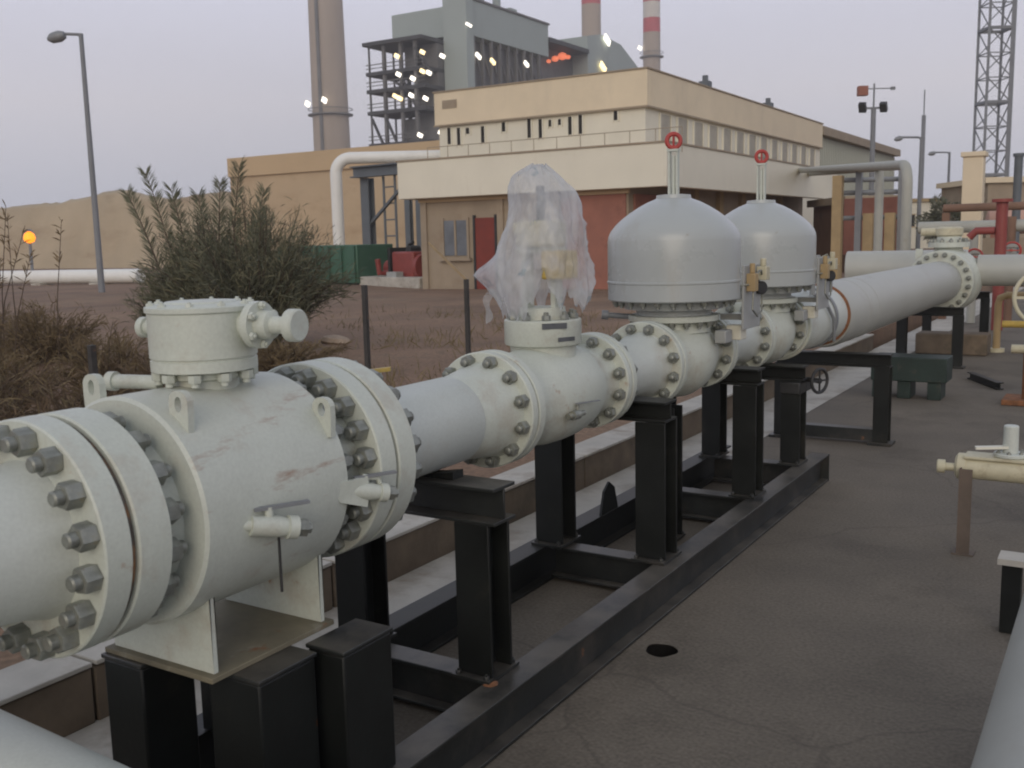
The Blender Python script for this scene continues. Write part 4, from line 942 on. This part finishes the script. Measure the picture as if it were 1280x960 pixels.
t.part('motor', MB().cyl(cc + up * .72 - rd * .95, cc + up * .72 - rd * .42, .3, 20), 'red_paint')
t.part('fan_guard', MB().cyl(cc + up * .78 + rd * .72, cc + up * .78 + rd * .9, .42, 24), 'red_paint')
t.part('exhaust', MB().tube([cc + up * 1.27 + rd * .1, cc + up * 1.5 + rd * .1, cc + up * 1.55 + rd * .3], .06, 10), 'dark_metal')
t.part('suction_pipe', MB().tube([cc + up * .6 - rd * .6 + rn * .32, cc + up * .6 - rd * .6 + rn * .7, cc + up * 1.05 - rd * .6 + rn * .75], .09, 12), 'red_paint')
t.part('radiator', MB().obox(cc + up * .9 - rd * .48, rd * .06, rn * .4, up * .5), 'dark_metal')
t.part('air_filter', MB().cyl(cc + up * 1.32 + rd * .3 - rn * .2, cc + up * 1.32 + rd * .3 + rn * .2, .14, 16), 'dark_metal')
t.part('battery_box', MB().obox(cc + up * .5 + rd * .1 + rn * .62, rd * .25, rn * .14, up * .15), 'grey_box')
t.part('frame', MB().obox(cc + up * .37, rd * rl * .48, rn * .45, up * .04), 'dark_metal')

# ------------------------------------------------------------------ building with white canopy
CX, CY, CL, CR = -9.95, 23.5, -18.35, 40.3
FB, FT = 2.80, 3.86
bd = Thing('control_building', (-14, 31, SOIL_Z), 'cream two storey control building with wide white canopy fascia', 'building')
fs = bd.part('fascia', MB().box(CL, CX, CY, CY + .25, FB, FT), 'fascia', bevel=.015)
bd.part('fascia', MB().box(CX - .25, CX, CY + .2505, CR, FB, FT), 'fascia', bevel=.015)
bd.part('fascia', MB().box(CL, CL + .25, CY + .2505, 31.0, FB, FT), 'fascia', bevel=.015)
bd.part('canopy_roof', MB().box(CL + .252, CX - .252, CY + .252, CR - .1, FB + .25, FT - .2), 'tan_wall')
for x0_, x1_, y0_, y1_ in ((CL - .03, CX + .03, CY - .03, CY + .03), (CX - .03, CX + .03, CY + .031, CR)):
    bd.part('coping', MB().box(x0_, x1_, y0_, y1_, FT + .001, FT + .045), 'tan_wall')
# recessed ground floor
GX, GYW = -11.2, 23.95
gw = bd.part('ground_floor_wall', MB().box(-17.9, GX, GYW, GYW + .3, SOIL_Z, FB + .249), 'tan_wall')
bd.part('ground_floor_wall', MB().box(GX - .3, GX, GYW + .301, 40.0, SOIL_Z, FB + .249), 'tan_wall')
bd.part('red_panel', MB().box(-13.15, -11.26, GYW - .05, GYW - .002, SOIL_Z + .05, FB - .12), 'red_wall')
bd.part('red_panel', MB().box(GX + .002, GX + .05, GYW + .3, GYW + 3.4, SOIL_Z + .05, FB - .12), 'red_wall')
dr_ = bd.part('door', MB().box(-15.95, -15.3, GYW - .05, GYW - .002, SOIL_Z + .02, 2.2), 'red_door')
bd.part('door_frame', MB().box(-16.02, -15.952, GYW - .07, GYW - .002, SOIL_Z + .02, 2.28), 'dark_metal', dr_)
bd.part('door_frame', MB().box(-15.298, -15.23, GYW - .07, GYW - .002, SOIL_Z + .02, 2.28), 'dark_metal', dr_)
wi = bd.part('window', MB().box(-17.05, -16.25, GYW - .03, GYW - .002, 1.15, 2.15), 'window_blue')
bd.part('window_frame', MB().box(-17.12, -17.051, GYW - .06, GYW - .002, 1.08, 2.22), 'tan_wall', wi)
bd.part('window_frame', MB().box(-16.249, -16.18, GYW - .06, GYW - .002, 1.08, 2.22), 'tan_wall', wi)
bd.part('window_frame', MB().box(-16.68, -16.62, GYW - .06, GYW - .031, 1.15, 2.15), 'tan_wall', wi)
bd.part('sill', MB().box(-17.2, -16.1, GYW - .16, GYW - .002, 1.0, 1.075), 'tan_wall', wi)
bd.part('lintel_band', MB().box(-17.9, GX + .05, GYW - .09, GYW - .001, FB - .11, FB + .2), 'sand_wall_top')
for x in (-17.75, -15.1, -13.3): bd.part('pier', MB().box(x - .10, x + .10, GYW - .08, GYW - .001, SOIL_Z, FB - .111), 'tan_wall')
for y in (28.4, 30.5, 32.6, 34.7, 36.8): bd.part('pier', MB().box(GX + .001, GX + .14, y - .16, y + .16, SOIL_Z, FB + .2), 'ochre')
for y in (29.4, 31.5, 33.6, 35.7):
    wi = bd.part('window', MB().box(GX + .001, GX + .03, y - .5, y + .5, 1.1, 2.2), 'window_glass')
    bd.part('window_frame', MB().box(GX + .001, GX + .06, y - .57, y - .501, 1.05, 2.25), 'tan_wall', wi)
    bd.part('window_frame', MB().box(GX + .001, GX + .06, y + .501, y + .57, 1.05, 2.25), 'tan_wall', wi)
# upper block
UX, UY, UL, UB = -14.05, 31.4, -22.45, 53.2
ZB, ZT = 5.82, 7.02
bd.part('upper_wall', MB().box(UL, UX, UY, UB, SOIL_Z, ZB + .05), 'cream_wall')
bd.part('upper_band', MB().box(UL - .12, UX + .12, UY - .12, UY + .12, ZB, ZT), 'beige_wall', bevel=.02)
bd.part('upper_band', MB().box(UX - .12, UX + .12, UY + .121, UB, ZB, ZT), 'beige_wall', bevel=.02)
bd.part('upper_band', MB().box(UL - .12, UL + .12, UY + .121, UB, ZB, ZT), 'beige_wall', bevel=.02)
bd.part('roof', MB().box(UL + .13, UX - .13, UY + .13, UB, ZB + .06, ZT - .3), 'tan_wall')
bd.part('coping', MB().box(UL - .16, UX + .16, UY - .16, UY + .14, ZT + .001, ZT + .05).box(UX - .14, UX + .16, UY + .141, UB, ZT + .001, ZT + .05), 'tan_wall')
bd.part('drip_edge', MB().box(UL - .15, UX + .15, UY - .15, UY - .12, ZB - .03, ZB + .03).box(UX + .12, UX + .15, UY - .12, UB, ZB - .03, ZB + .03), 'tan_wall')
for u, va, vb, w_ in ((562, 160, 180, 5), (574, 160, 181, 5), (585, 160, 167, 5), (604, 158, 178, 5), (630, 153, 164, 5), (662, 149, 172, 5), (676, 149, 172, 5), (688, 150, 158, 4), (700, 149, 156, 4), (713, 146, 168, 5), (726, 144, 167, 5), (770, 139, 150, 5)):
    a = at(u - w_ / 2, va, 1, UY); c_ = at(u + w_ / 2, vb, 1, UY)
    z1_ = min(a.z, ZB - .04)
    wi = bd.part('window', MB().box(a.x, c_.x, UY - .012, UY - .001, c_.z, z1_), 'window_glass')
    bd.part('window_frame', MB().box(a.x - .05, a.x - .001, UY - .05, UY - .0012, c_.z - .05, z1_), 'cream_wall', wi)
    bd.part('window_frame', MB().box(c_.x + .001, c_.x + .05, UY - .05, UY - .0012, c_.z - .05, z1_), 'cream_wall', wi)
va_ = at(553, 131, 1, UY - .12); bd.part('vent_grille', MB().box(va_.x, va_.x + .65, UY - .14, UY - .121, 6.42, 6.72), 'tan_wall')
y = 32.6
while y < 52.5:
    wi = bd.part('window', MB().box(UX + .001, UX + .012, y, y + .9, 4.75, ZB - .12), 'window_dusty')
    bd.part('window_frame', MB().box(UX + .001, UX + .05, y - .07, y - .001, 4.7, ZB - .1), 'cream_wall', wi)
    bd.part('window_frame', MB().box(UX + .001, UX + .05, y + .901, y + .97, 4.7, ZB - .1), 'cream_wall', wi)
    y += 1.55
# roof rail above the canopy
rl_ = MB()
for k in range(12):
    x = CL + .6 + k * .72; rl_.cyl((x, CY + .7, FT - .2), (x, CY + .7, FT + .42), .012, 6)
rl_.cyl((CL + .6, CY + .7, FT + .42), (CL + .6 + 11 * .72, CY + .7, FT + .42), .012, 6)
bd.part('roof_rail', rl_, 'tan_wall')
for y, h_ in ((36.5, .3), (38.5, .75), (39.4, .3), (45.0, .35), (46.5, .7), (50, .3)):
    bd.part('roof_vent', MB().box(UX - .9, UX - .5, y, y + .4, ZT - .3, ZT + h_ * .7).cyl((UX - .7, y + .2, ZT + h_ * .7), (UX - .7, y + .2, ZT + h_), .12, 10), 'rack_grey')
# corrugated hall behind
hl = Thing('corrugated_hall', (-17, 63, SOIL_Z), 'pale green corrugated hall adjoining the far end of the building', 'building')
h0, h1 = 53.5, 73.0
hl.part('wall', MB().box(-24, -14.3, h0, h1, SOIL_Z, 6.5), 'corrugated')
for k in range(52):
    y = h0 + .2 + k * .375; hl.part('wall_rib', MB().box(-14.298, -14.22, y, y + .12, .4, 6.45), 'corrugated')
hl.part('roof', MB().prism([(-24.3, h0 - .2, 6.52), (-13.9, h0 - .2, 6.52), (-13.9, h0 - .2, 6.95), (-19, h0 - .2, 7.6), (-24.3, h0 - .2, 6.95)], (0, h1 - h0 + .4, 0)), 'tan_wall')

# ------------------------------------------------------------------ power station behind
bl = Thing('boiler_house', (-86, 122, 0), 'open steel boiler house with platforms, lamps and grey green cladding', 'power station')
bl.part('stair_tower', MB().box(-84.2, -80.3, 119.5, 121.3, 0, 46), 'grey_green_clad')
bl.part('cladding', MB().box(-94.8, -84.21, 121.5, 138, 30.3, 34.4), 'grey_green_clad')
c1 = at(685, 30, 0, -80.6)
bl.part('cladding', MB().box(-84.2, -80.6, 121.31, 138.0, 29.9, 34.7), 'grey_green_clad')
bl.part('cladding', MB().box(-92, -80.6, 138.01, c1.y, 29.9, 34.7), 'grey_green_clad')
bl.part('cladding_cap', MB().box(-84.1, -80.4, 121.31, c1.y + .2, 34.71, 35.0), 'boiler_mid')
zs = (28.9, 24.9, 22.5, 19.5, 15.0)
for i, z in enumerate(zs):
    fl = bl.part('platform', MB().box(-94.6, -84.21, 114.2 + (.6 if i else 0), 121.4, z, z + .5), 'boiler_dark')
    if i:
        bl.part('railing', MB().bar((-94.6, 114.9, z + 1.5), (-84.3, 114.9, z + 1.5), .12).bar((-94.6, 114.9, z + 1.0), (-84.3, 114.9, z + 1.0), .1), 'boiler_mid', fl)
for x in (-94.2, -91.5, -88.5, -86.0):
    for y in (115.2, 120.8):
        bl.part('column', MB().bar((x, y, 0 if x > -92 else 15), (x, y, 28.9), .45 if x > -92 else .22), 'boiler_mid')
for x, z0_, z1_ in ((-94.0, 19, 13), (-91.5, 19, 13), (-88.5, 24.4, 19), (-86, 28, 24), (-90, 24, 22)):
    bl.part('brace', MB().bar((x, 115.1, z0_), (x + 3, 115.1, z1_), .3), 'boiler_dark')
for x0_, x1_, z0_, z1_ in ((-88.2, -84.3, 15.5, 28.8), (-90.5, -88.3, 12, 18.9), (-92, -84.3, 0, 14.9), (-90.0, -87, 25.5, 28.8)):
    bl.part('equipment', MB().box(x0_, x1_, 118, 121, z0_, z1_), 'boiler_mid')
bl.part('equipment', MB().box(-91, -82.5, 121.6, c1.y - 1, 14, 29.8), 'boiler_mid')
for k in range(9):
    y = 122 + k * 2.3
    bl.part('column', MB().bar((-80.85, y, 10), (-80.85, y, 29.85), .4), 'boiler_mid')
    bl.part('brace', MB().bar((-81.2, y, 29.5), (-81.2, y + 2.1, 25), .3), 'boiler_mid')
for u, v0, m_ in ((496, 70, 'lamp_warm'), (528, 65, 'lamp_warm'), (553, 70, 'lamp_white'), (498, 93, 'lamp_white'), (516, 98, 'lamp_white'), (528, 89, 'lamp_warm'), (536, 91, 'lamp_white'),
                  (494, 120, 'lamp_warm'), (500, 123, 'lamp_warm'), (514, 119, 'lamp_white'), (532, 123, 'lamp_white'), (525, 169, 'lamp_white'), (549, 126, 'lamp_white'), (551, 166, 'lamp_white')):
    p = at(u, v0, 1, 114.7); bl.part('lamp', MB().obox(p, (.32, 0, -.18), (0, .15, 0), (.12, 0, .22)), m_)
for u, v0, m_ in ((586, 31, 'lamp_white'),):
    p = at(u, v0, 1, 119.3); bl.part('lamp', MB().obox(p, (.4, 0, -.25), (0, .15, 0), (.08, 0, .15)), m_)
for u, v0, m_ in ((598, 70, 'lamp_white'), (616, 77, 'lamp_warm'), (658, 80, 'lamp_white')):
    p = at(u, v0, 0, -80.2); bl.part('lamp', MB().obox(p, (.15, 0, 0), (0, .5, -.25), (0, .1, .22)), m_)
bl.part('roof_vent', MB().cyl((-82.5, 126, 35.01), (-82.5, 126, 36.4), .9, 12).cyl((-82.5, 131, 35.01), (-82.5, 131, 37), .6, 12).box(-84, -82, 134, 136, 35.01, 36), 'grey_green_clad')
# second boiler hood beyond, lit red inside
h2 = Thing('duct_house', (-85, 175, 0), 'grey green duct house with red glowing opening beside the striped chimneys', 'power station')
q0, q1, q2 = at(690, 85, 0, -80.6), at(735, 85, 0, -80.6), at(805, 90, 0, -80.6)
DZ = 31.5
h2.part('wall', MB().box(-95, -80.6, q1.y, q2.y, 0, DZ), 'grey_green_clad')
h2.part('hood', MB().prism([(-80.6, q1.y, DZ + .01), (-80.6, q2.y, DZ + .01), (-80.6, q1.y + 13, 35.6), (-80.6, q1.y + 5, 36.2), (-80.6, q1.y, 35.2)], (-10, 0, 0)), 'grey_green_clad')
h2.part('bay_roof', MB().box(-93, -80.3, q0.y - 1, q1.y - .1, 32.2, 32.9), 'boiler_dark')
h2.part('bay', MB().box(-93, -83.5, q0.y - 1, q1.y - .1, 0, 32.19), 'boiler_mid')
for u, v0, s_ in ((694, 77, .45), (703, 75, .6), (710, 74, .35), (686, 79, .3)):
    p = at(u, v0, 0, -82.6); h2.part('furnace_lamp', MB().lathe([(0, .2 * s_), (.3 * s_, 1.0 * s_), (1.0 * s_, 1.3 * s_), (1.7 * s_, 1.0 * s_), (2.0 * s_, .2 * s_)], p, (0, 0, 1), 12), 'lamp_red')
for u, v0, m_ in ((754, 84, 'lamp_warm'), (759, 50, 'lamp_white')):
    p = at(u, v0, 0, -80.1); h2.part('lamp', MB().obox(p, (.15, 0, 0), (0, .9, -.5), (0, .2, .45)), m_)

def chimney(u, vtop, dep, r, label, bands=None, gallery=None, h=95, taper=.82):
    p = ray(u, 200, dep); x, y = p.x, p.y
    t = Thing('chimney', (x, y, 0), label, 'chimney', 'power station chimneys')
    rz = lambda z: r * (1 - (1 - taper) * z / h)
    if not bands:
        t.part('shaft', MB().cyl((x, y, 0), (x, y, h), rz(0), 40, rz(h)), 'chimney_concrete')
        t.part('ladder', MB().bar((x + .2 * r, y - r * .985, 20), (x + .2 * r, y - r * .90, h), .9, .25), 'boiler_mid')
    else:
        zprev = 0
        for z, m_ in bands:
            t.part('shaft' if m_ == 'chimney_concrete' else 'painted_band', MB().lathe([(0, rz(zprev)), (z - zprev - .01, rz(z))], (x, y, zprev), (0, 0, 1), 32), m_); zprev = z
    for z, lamps in (gallery or []):
        gl_ = t.part('gallery', MB().lathe([(0, rz(z) + .05), (0.2, rz(z) + 1.1), (.5, rz(z) + 1.1), (.6, rz(z) + .05)], (x, y, z), (0, 0, 1), 32), 'boiler_mid')
        t.part('railing', MB().torus((x, y, z + 1.7), (0, 0, 1), rz(z) + 1.0, .1, 32, 6), 'boiler_mid', gl_)
        for dx_, dy_ in lamps:
            t.part('lamp', MB().obox((x + dx_, y + dy_, z + 3.2), (.55, 0, -.35), (0, .3, 0), (.25, 0, .5)), 'lamp_white', gl_)
    return t
chimney(416, 0, 250, 4.75, 'thick plain concrete chimney at the left of the boiler house', gallery=[(32.6, ((-4.7, -3.0), (2.8, -5.2)))])
_c = ray(741, 200, 300); z5 = at(741, 6, 1, _c.y).z
chimney(741, 0, 300, 3.05, 'concrete chimney with red top, left of the striped pair', bands=[(z5, 'chimney_concrete'), (z5 + 6, 'chimney_red'), (z5 + 12, 'chimney_white'), (z5 + 18, 'chimney_red')], taper=.9)
_c = ray(815, 200, 330); za, zb_, zc = (at(815, v0, 1, _c.y).z for v0 in (41, 23, 3))
t = chimney(815, 0, 330, 2.95, 'farther slender chimney with red and white bands', bands=[(za, 'chimney_concrete'), (zb_, 'chimney_red'), (zc, 'chimney_white'), (zc + 5, 'chimney_red'), (zc + 10, 'chimney_white')], gallery=[(ray(815, 76, 330).z, ((-3.0, -2.6),))], taper=.92)

# ------------------------------------------------------------------ right background
def elbow(pts, r, bend, n=8):
    out = [Vector(pts[0])]
    for a, b_, c_ in zip(pts, pts[1:], pts[2:]):
        a, b_, c_ = Vector(a), Vector(b_), Vector(c_); d0 = (a - b_).normalized(); d1 = (c_ - b_).normalized()
        s_, e_ = b_ + d0 * bend, b_ + d1 * bend
        for k in range(n + 1):
            w = k / n; out.append(s_ * (1 - w) ** 2 + b_ * 2 * w * (1 - w) + e_ * w ** 2)
    out.append(Vector(pts[-1])); return out
t = Thing('overhead_pipe', (-4.0, 18, 0), 'grey green overhead pipe bending down behind the long pipe', 'pipe')
pz = ray(1060, 208, 20); pe = ray(1135, 206, 18); 
t.part('pipe', MB().tube(elbow([at(1000, 213, 0, CX + .01), (pe.x, pe.y, pe.z), (pe.x, pe.y, .6)], .09, .42), .095, 14), 'pipe_beige')
single('overhead_pipe', MB().tube(elbow([at(1012, 217, 0, CX + .01), ray(1100, 209, 21), tuple(ray(1100, 209, 21).xy) + (.02,)], .09, .4), .09, 14), 'pipe_beige', 'second grey green overhead pipe, bending down left of the first', 'pipe', (ray(1100, 209, 21).x, ray(1100, 209, 21).y, 0))
t = Thing('pipe_trestle', (ray(1070, 300, 24).x, ray(1070, 300, 24).y, 0), 'rusty trestle of posts and rails behind the domed valves', 'trestle')
for u, m_ in ((1046, 'ochre'), (1072, 'galv'), (1085, 'ochre'), (1112, 'ochre'), (1125, 'galv')):
    p = ray(u, 300, 24); t.part('post', MB().bar((p.x, p.y, .005), (p.x, p.y, 3.1 if m_ == 'galv' else 2.0 + (u == 1046) * .9), .22 if m_ == 'ochre' else .14), m_)
for z in (1.9, 2.5, 2.8):
    a, b_ = ray(1040, 300, 24.2), ray(1130, 300, 24.2); t.part('rail', MB().cyl((a.x, a.y, z), (b_.x, b_.y, z), .06, 10), 'galv')
t.part('panel', MB().box(ray(1095, 300, 25).x - .8, ray(1095, 300, 25).x + .6, ray(1095, 300, 25).y, ray(1095, 300, 25).y + .1, 1.0, 2.4), 'red_wall')
p0_, p1_ = ray(1040, 300, 30), ray(1240, 300, 34)
def low_building(name, u0, u1, dep, ztop, m, label, depth=5, roof='tan_wall', win=True):
    a, b_ = ray(u0, 300, dep), ray(u1, 300, dep); d_ = (b_ - a); d_.z = 0; L_ = d_.length; d_.normalize(); n_ = Vector((-d_.y, d_.x, 0))
    t = Thing(name, ((a.x + b_.x) / 2, (a.y + b_.y) / 2, 0), label, 'building'); c_ = (a + b_) / 2; c_.z = 0
    t.part('wall', MB().obox(c_ + n_ * depth / 2 + up * ztop / 2, d_ * L_ / 2, n_ * depth / 2, up * ztop / 2), m)
    t.part('roof', MB().obox(c_ + n_ * depth / 2 + up * (ztop + .13), d_ * (L_ / 2 + .2), n_ * (depth / 2 + .2), up * .125), roof)
    if win:
        k = max(1, int(L_ / 1.8))
        for i in range(k):
            q = c_ + d_ * L_ * ((i + .5) / k - .5) - n_ * .012 + up * ztop * .62
            wi = t.part('window', MB().obox(q, d_ * .4, n_ * .01, up * .42), 'window_glass')
            t.part('window_frame', MB().obox(q - n_ * .012 + up * .46, d_ * .48, n_ * .02, up * .035), roof, wi)
            t.part('window_frame', MB().obox(q - n_ * .012 - up * .46, d_ * .48, n_ * .02, up * .035), roof, wi)
    return t
low_building('far_shed', 1120, 1215, 75, 3.6, 'cream_wall', 'small pale shed with flat roof below the far lamp posts', roof='ochre')
low_building('brown_block', 1232, 1300, 46, 3.6, 'tan_wall', 'brown flat roofed block at the right edge', roof='beige_wall')
low_building('red_shed', 1060, 1112, 34, 2.5, 'brown_wall', 'low reddish shed behind the trestle posts', depth=4)
c_ = ray(1262, 275, 34)
t = Thing('pink_tank', (c_.x, c_.y, 0), 'pinkish horizontal tank at the right edge', 'tank')
t.part('shell', MB().lathe([(0, .1), (.08, .35), (.25, .47), (3.6, .47), (3.78, .35), (3.86, .1)], (c_.x - .75, c_.y, c_.z), (1, .25, 0), 32), 'pink_tank')
for s_ in (.3, 2.6):
    t.part('leg', MB().box(c_.x - .75 + s_ - .1, c_.x - .75 + s_ + .1, c_.y + .25 * s_ - .3, c_.y + .25 * s_ + .3, .005, c_.z - .40), 'red_wall')
t.part('bund', MB().box(c_.x - 1.1, c_.x + 3.5, c_.y - 1.5, c_.y - 1.3, .002, 1.25), 'tan_wall')
c_ = ray(1250, 320, 15.5)
t = Thing('red_standpipe', (c_.x, c_.y, 0), 'red vertical standpipe with crosspiece behind the cross pipe', 'standpipe')
t.part('pipe', MB().cyl((c_.x, c_.y, .01), (c_.x, c_.y, 1.98), .085, 16), 'red_paint')
t.part('flange', MB().cyl((c_.x, c_.y, 1.9805), (c_.x, c_.y, 2.03), .15, 20), 'red_paint')
t.part('outlet', MB().tube([(c_.x - .087, c_.y, 1.55), (c_.x - .35, c_.y, 1.55), (c_.x - .45, c_.y, 1.45)], .06, 12), 'red_paint')
t = Thing('pipe_manifold', (-1.2, 18.5, 0), 'rusty pipe manifold with small red wheels behind the far valve', 'manifold')
for k, x in enumerate((-2.3, -1.75, -1.1, -.45)):
    t.part('riser', MB().cyl((x, 18.5 + .1 * k, .005), (x, 18.5 + .1 * k, 1.55 + .22 * (k % 2)), .07, 14), ('pipe_beige', 'brown_wall', 'ochre', 'brown_wall')[k])
    vb = t.part('valve_body', MB().lathe([(0, .08), (.02, .13), (.06, .13), (.07, .09), (.16, .09), (.17, .13), (.21, .13), (.23, .08)], (x, 18.5 + .1 * k, 1.0 + .1 * (k % 2)), (0, 0, 1), 18), ('pipe_beige', 'pipe_grey', 'brown_wall', 'red_wall')[k])
    t.part('hand_wheel', MB().torus((x + .05, 18.22 + .1 * k, 1.12 + .1 * (k % 2)), (.2, -1, 0), .13, .018, 24, 8).cyl((x + .01, 18.42 + .1 * k, 1.12 + .1 * (k % 2)), (x + .05, 18.22 + .1 * k, 1.12 + .1 * (k % 2)), .02, 8).bar((x - .07, 18.20 + .1 * k, 1.12 + .1 * (k % 2)), (x + .17, 18.24 + .1 * k, 1.12 + .1 * (k % 2)), .02), 'wheel_red', vb)
t.part('header', MB().tube([(-3.2, 18.6, 1.62), (2.5, 18.9, 1.62)], .10, 16), 'pipe_beige')
t.part('header', MB().tube([(-2.9, 19.2, 1.95), (2.5, 19.4, 1.95)], .07, 14), 'brown_wall')
for x in (-2.85, .6): t.part('stanchion', MB().bar((x, 19.2, .003), (x, 19.2, 1.87), .12), 'brown_wall')
c_ = ray(1216, 250, 30)
single('beige_stack', MB().box(c_.x - .28, c_.x + .28, c_.y - .28, c_.y + .28, .002, ray(1216, 197, 30).z).box(c_.x - .34, c_.x + .34, c_.y - .34, c_.y + .34, ray(1216, 197, 30).z + .002, ray(1216, 195, 30).z + .1), 'beige_wall', 'beige square column beside the lattice tower', 'column', (c_.x, c_.y, 0), bevel=.02)
c_ = ray(1272, 230, 30)
single('dark_post', MB().cyl((c_.x, c_.y, .002), (c_.x, c_.y, ray(1272, 196, 30).z), .12, 12).cyl((c_.x, c_.y, ray(1272, 196, 30).z), (c_.x, c_.y, ray(1272, 192, 30).z), .16, 12), 'rack_grey', 'dark grey post at the far right edge', 'post', (c_.x, c_.y, 0))
# lattice tower
c_ = ray(1237, 215, 60); t = Thing('lattice_tower', (c_.x, c_.y, 0), 'tall grey lattice mast at the right edge', 'tower')
hx = .70; dx_ = Vector((.85, .52, 0)); dy_ = Vector((-.52, .85, 0)); C4 = [c_ + dx_ * hx * i + dy_ * hx * j for i, j in ((-1, -1), (1, -1), (1, 1), (-1, 1))]
for i_, q in enumerate(C4): t.part('leg', MB().bar((q.x, q.y, 0), (q.x, q.y, 22), .14 + .1 * (i_ == 1)), 'mast_grey')
z = .5; kk = 0
while z < 21:
    big = kk % 3 == 0
    for i_ in range(4):
        a, b_ = C4[i_].copy(), C4[(i_ + 1) % 4].copy(); a.z = b_.z = z
        t.part('strut', MB().bar(a, b_, .16 if big else .06), 'mast_grey')
        a2 = a.copy(); a2.z = z + 1.4; t.part('brace', MB().bar(a2, b_, .055), 'mast_grey')
    z += 1.4; kk += 1
# floodlight mast
c_ = ray(1092, 135, 40)
t = Thing('floodlight_mast', (c_.x, c_.y, SOIL_Z), 'grey mast with two floodlights and reddish box above the hall roof', 'mast')
t.part('pole', MB().cyl((c_.x, c_.y, 0), (c_.x, c_.y, c_.z), .10, 12), 'mast_grey')
t.part('pole', MB().cyl((c_.x, c_.y, c_.z + .001), (c_.x, c_.y, c_.z + .95), .035, 8), 'mast_grey')
R_ = Vector((.85, .52, 0))
t.part('cross_arm', MB().bar(c_ - R_ * .45, c_ + R_ * .5, .07), 'mast_grey')
for s_ in (-1, 1):
    q = c_ + R_ * .42 * s_; t.part('floodlight', MB().obox(q + Vector((0, -.1, .02)), R_ * .14, (.0, .10, .06), (0, -.09, .15)), 'dark_metal')
q = c_ + up * .75
t.part('camera_arm', MB().bar(q - R_ * .45, q + R_ * .75, .04), 'mast_grey')
t.part('box', MB().obox(q - R_ * .46 - up * .08, R_ * .19, Vector((-.52, .85, 0)) * .15, up * .19), 'red_wall', bevel=.02)
t.part('box', MB().obox(q + R_ * .75, R_ * .08, Vector((-.52, .85, 0)) * .06, up * .06), 'mast_grey')
p = ray(1152, 171, 55); lamp_post(p.x, p.y, p.z, Vector((-.85, -.52, 0)) * 1.25, 'grey street lamp with long arm, right of the floodlight mast', r=.13)
p = ray(1187, 190, 65); lamp_post(p.x, p.y, p.z, Vector((-.85, -.52, 0)) * 1.1, 'smaller distant street lamp beside the lattice mast', r=.11)
p = ray(1156, 112, 80); single('antenna_mast', MB().cyl((p.x, p.y, 0), (p.x, p.y, p.z - 2), .16, 10).cyl((p.x, p.y, p.z - 2), (p.x, p.y, p.z), .05, 8), 'mast_grey', 'thin pale antenna mast just behind the street lamp', 'mast', (p.x, p.y, 0))
c_ = ray(1185, 262, 45)
t = Thing('dark_tree', (c_.x, c_.y, 0), 'dark rounded tree below the far street lamps', 'tree')
t.part('trunk', MB().tube([(c_.x, c_.y, 0), (c_.x + .05, c_.y, 1.0), (c_.x, c_.y, 1.9)], [.12, .09, .06], 8), 'bark')
n_ = 2600; dd = rng.normal(size=(n_, 3)); dd /= np.linalg.norm(dd, axis=1)[:, None]; rr = rng.uniform(.35, 1, n_) ** .6
pp = np.array((c_.x, c_.y, 1.9)) + dd * rr[:, None] * np.array((1.1, 1.1, 1.0)) * (1 + .25 * np.sin(dd[:, :1] * 5 + dd[:, 2:] * 4))
v, f_ = leafy(pp, dd + rng.normal(size=(n_, 3)) * .5, rng.uniform(.12, .26, n_), rng.uniform(.05, .1, n_)); leaf_obj('crown', v, f_, 'leaf_dark', t.e, t.L)

# ------------------------------------------------------------------ dusty evening air
hz = single('haze', MB().box(-425, 425, -125, 485, -1.4, 97), None, 'thin dusty evening haze over the whole site', 'haze', kind='stuff', sharp=0)
hm = bpy.data.materials.new('haze'); hm.use_nodes = True; hn = hm.node_tree; hn.nodes.clear()
ho = hn.nodes.new('ShaderNodeOutputMaterial'); hv = hn.nodes.new('ShaderNodeVolumePrincipled')
hv.inputs['Color'].default_value = (0.92, 0.91, 0.93, 1); hv.inputs['Density'].default_value = 0.0011; hv.inputs['Anisotropy'].default_value = 0.0
hn.links.new(hv.outputs[0], ho.inputs['Volume']); hz.data.materials.append(hm)
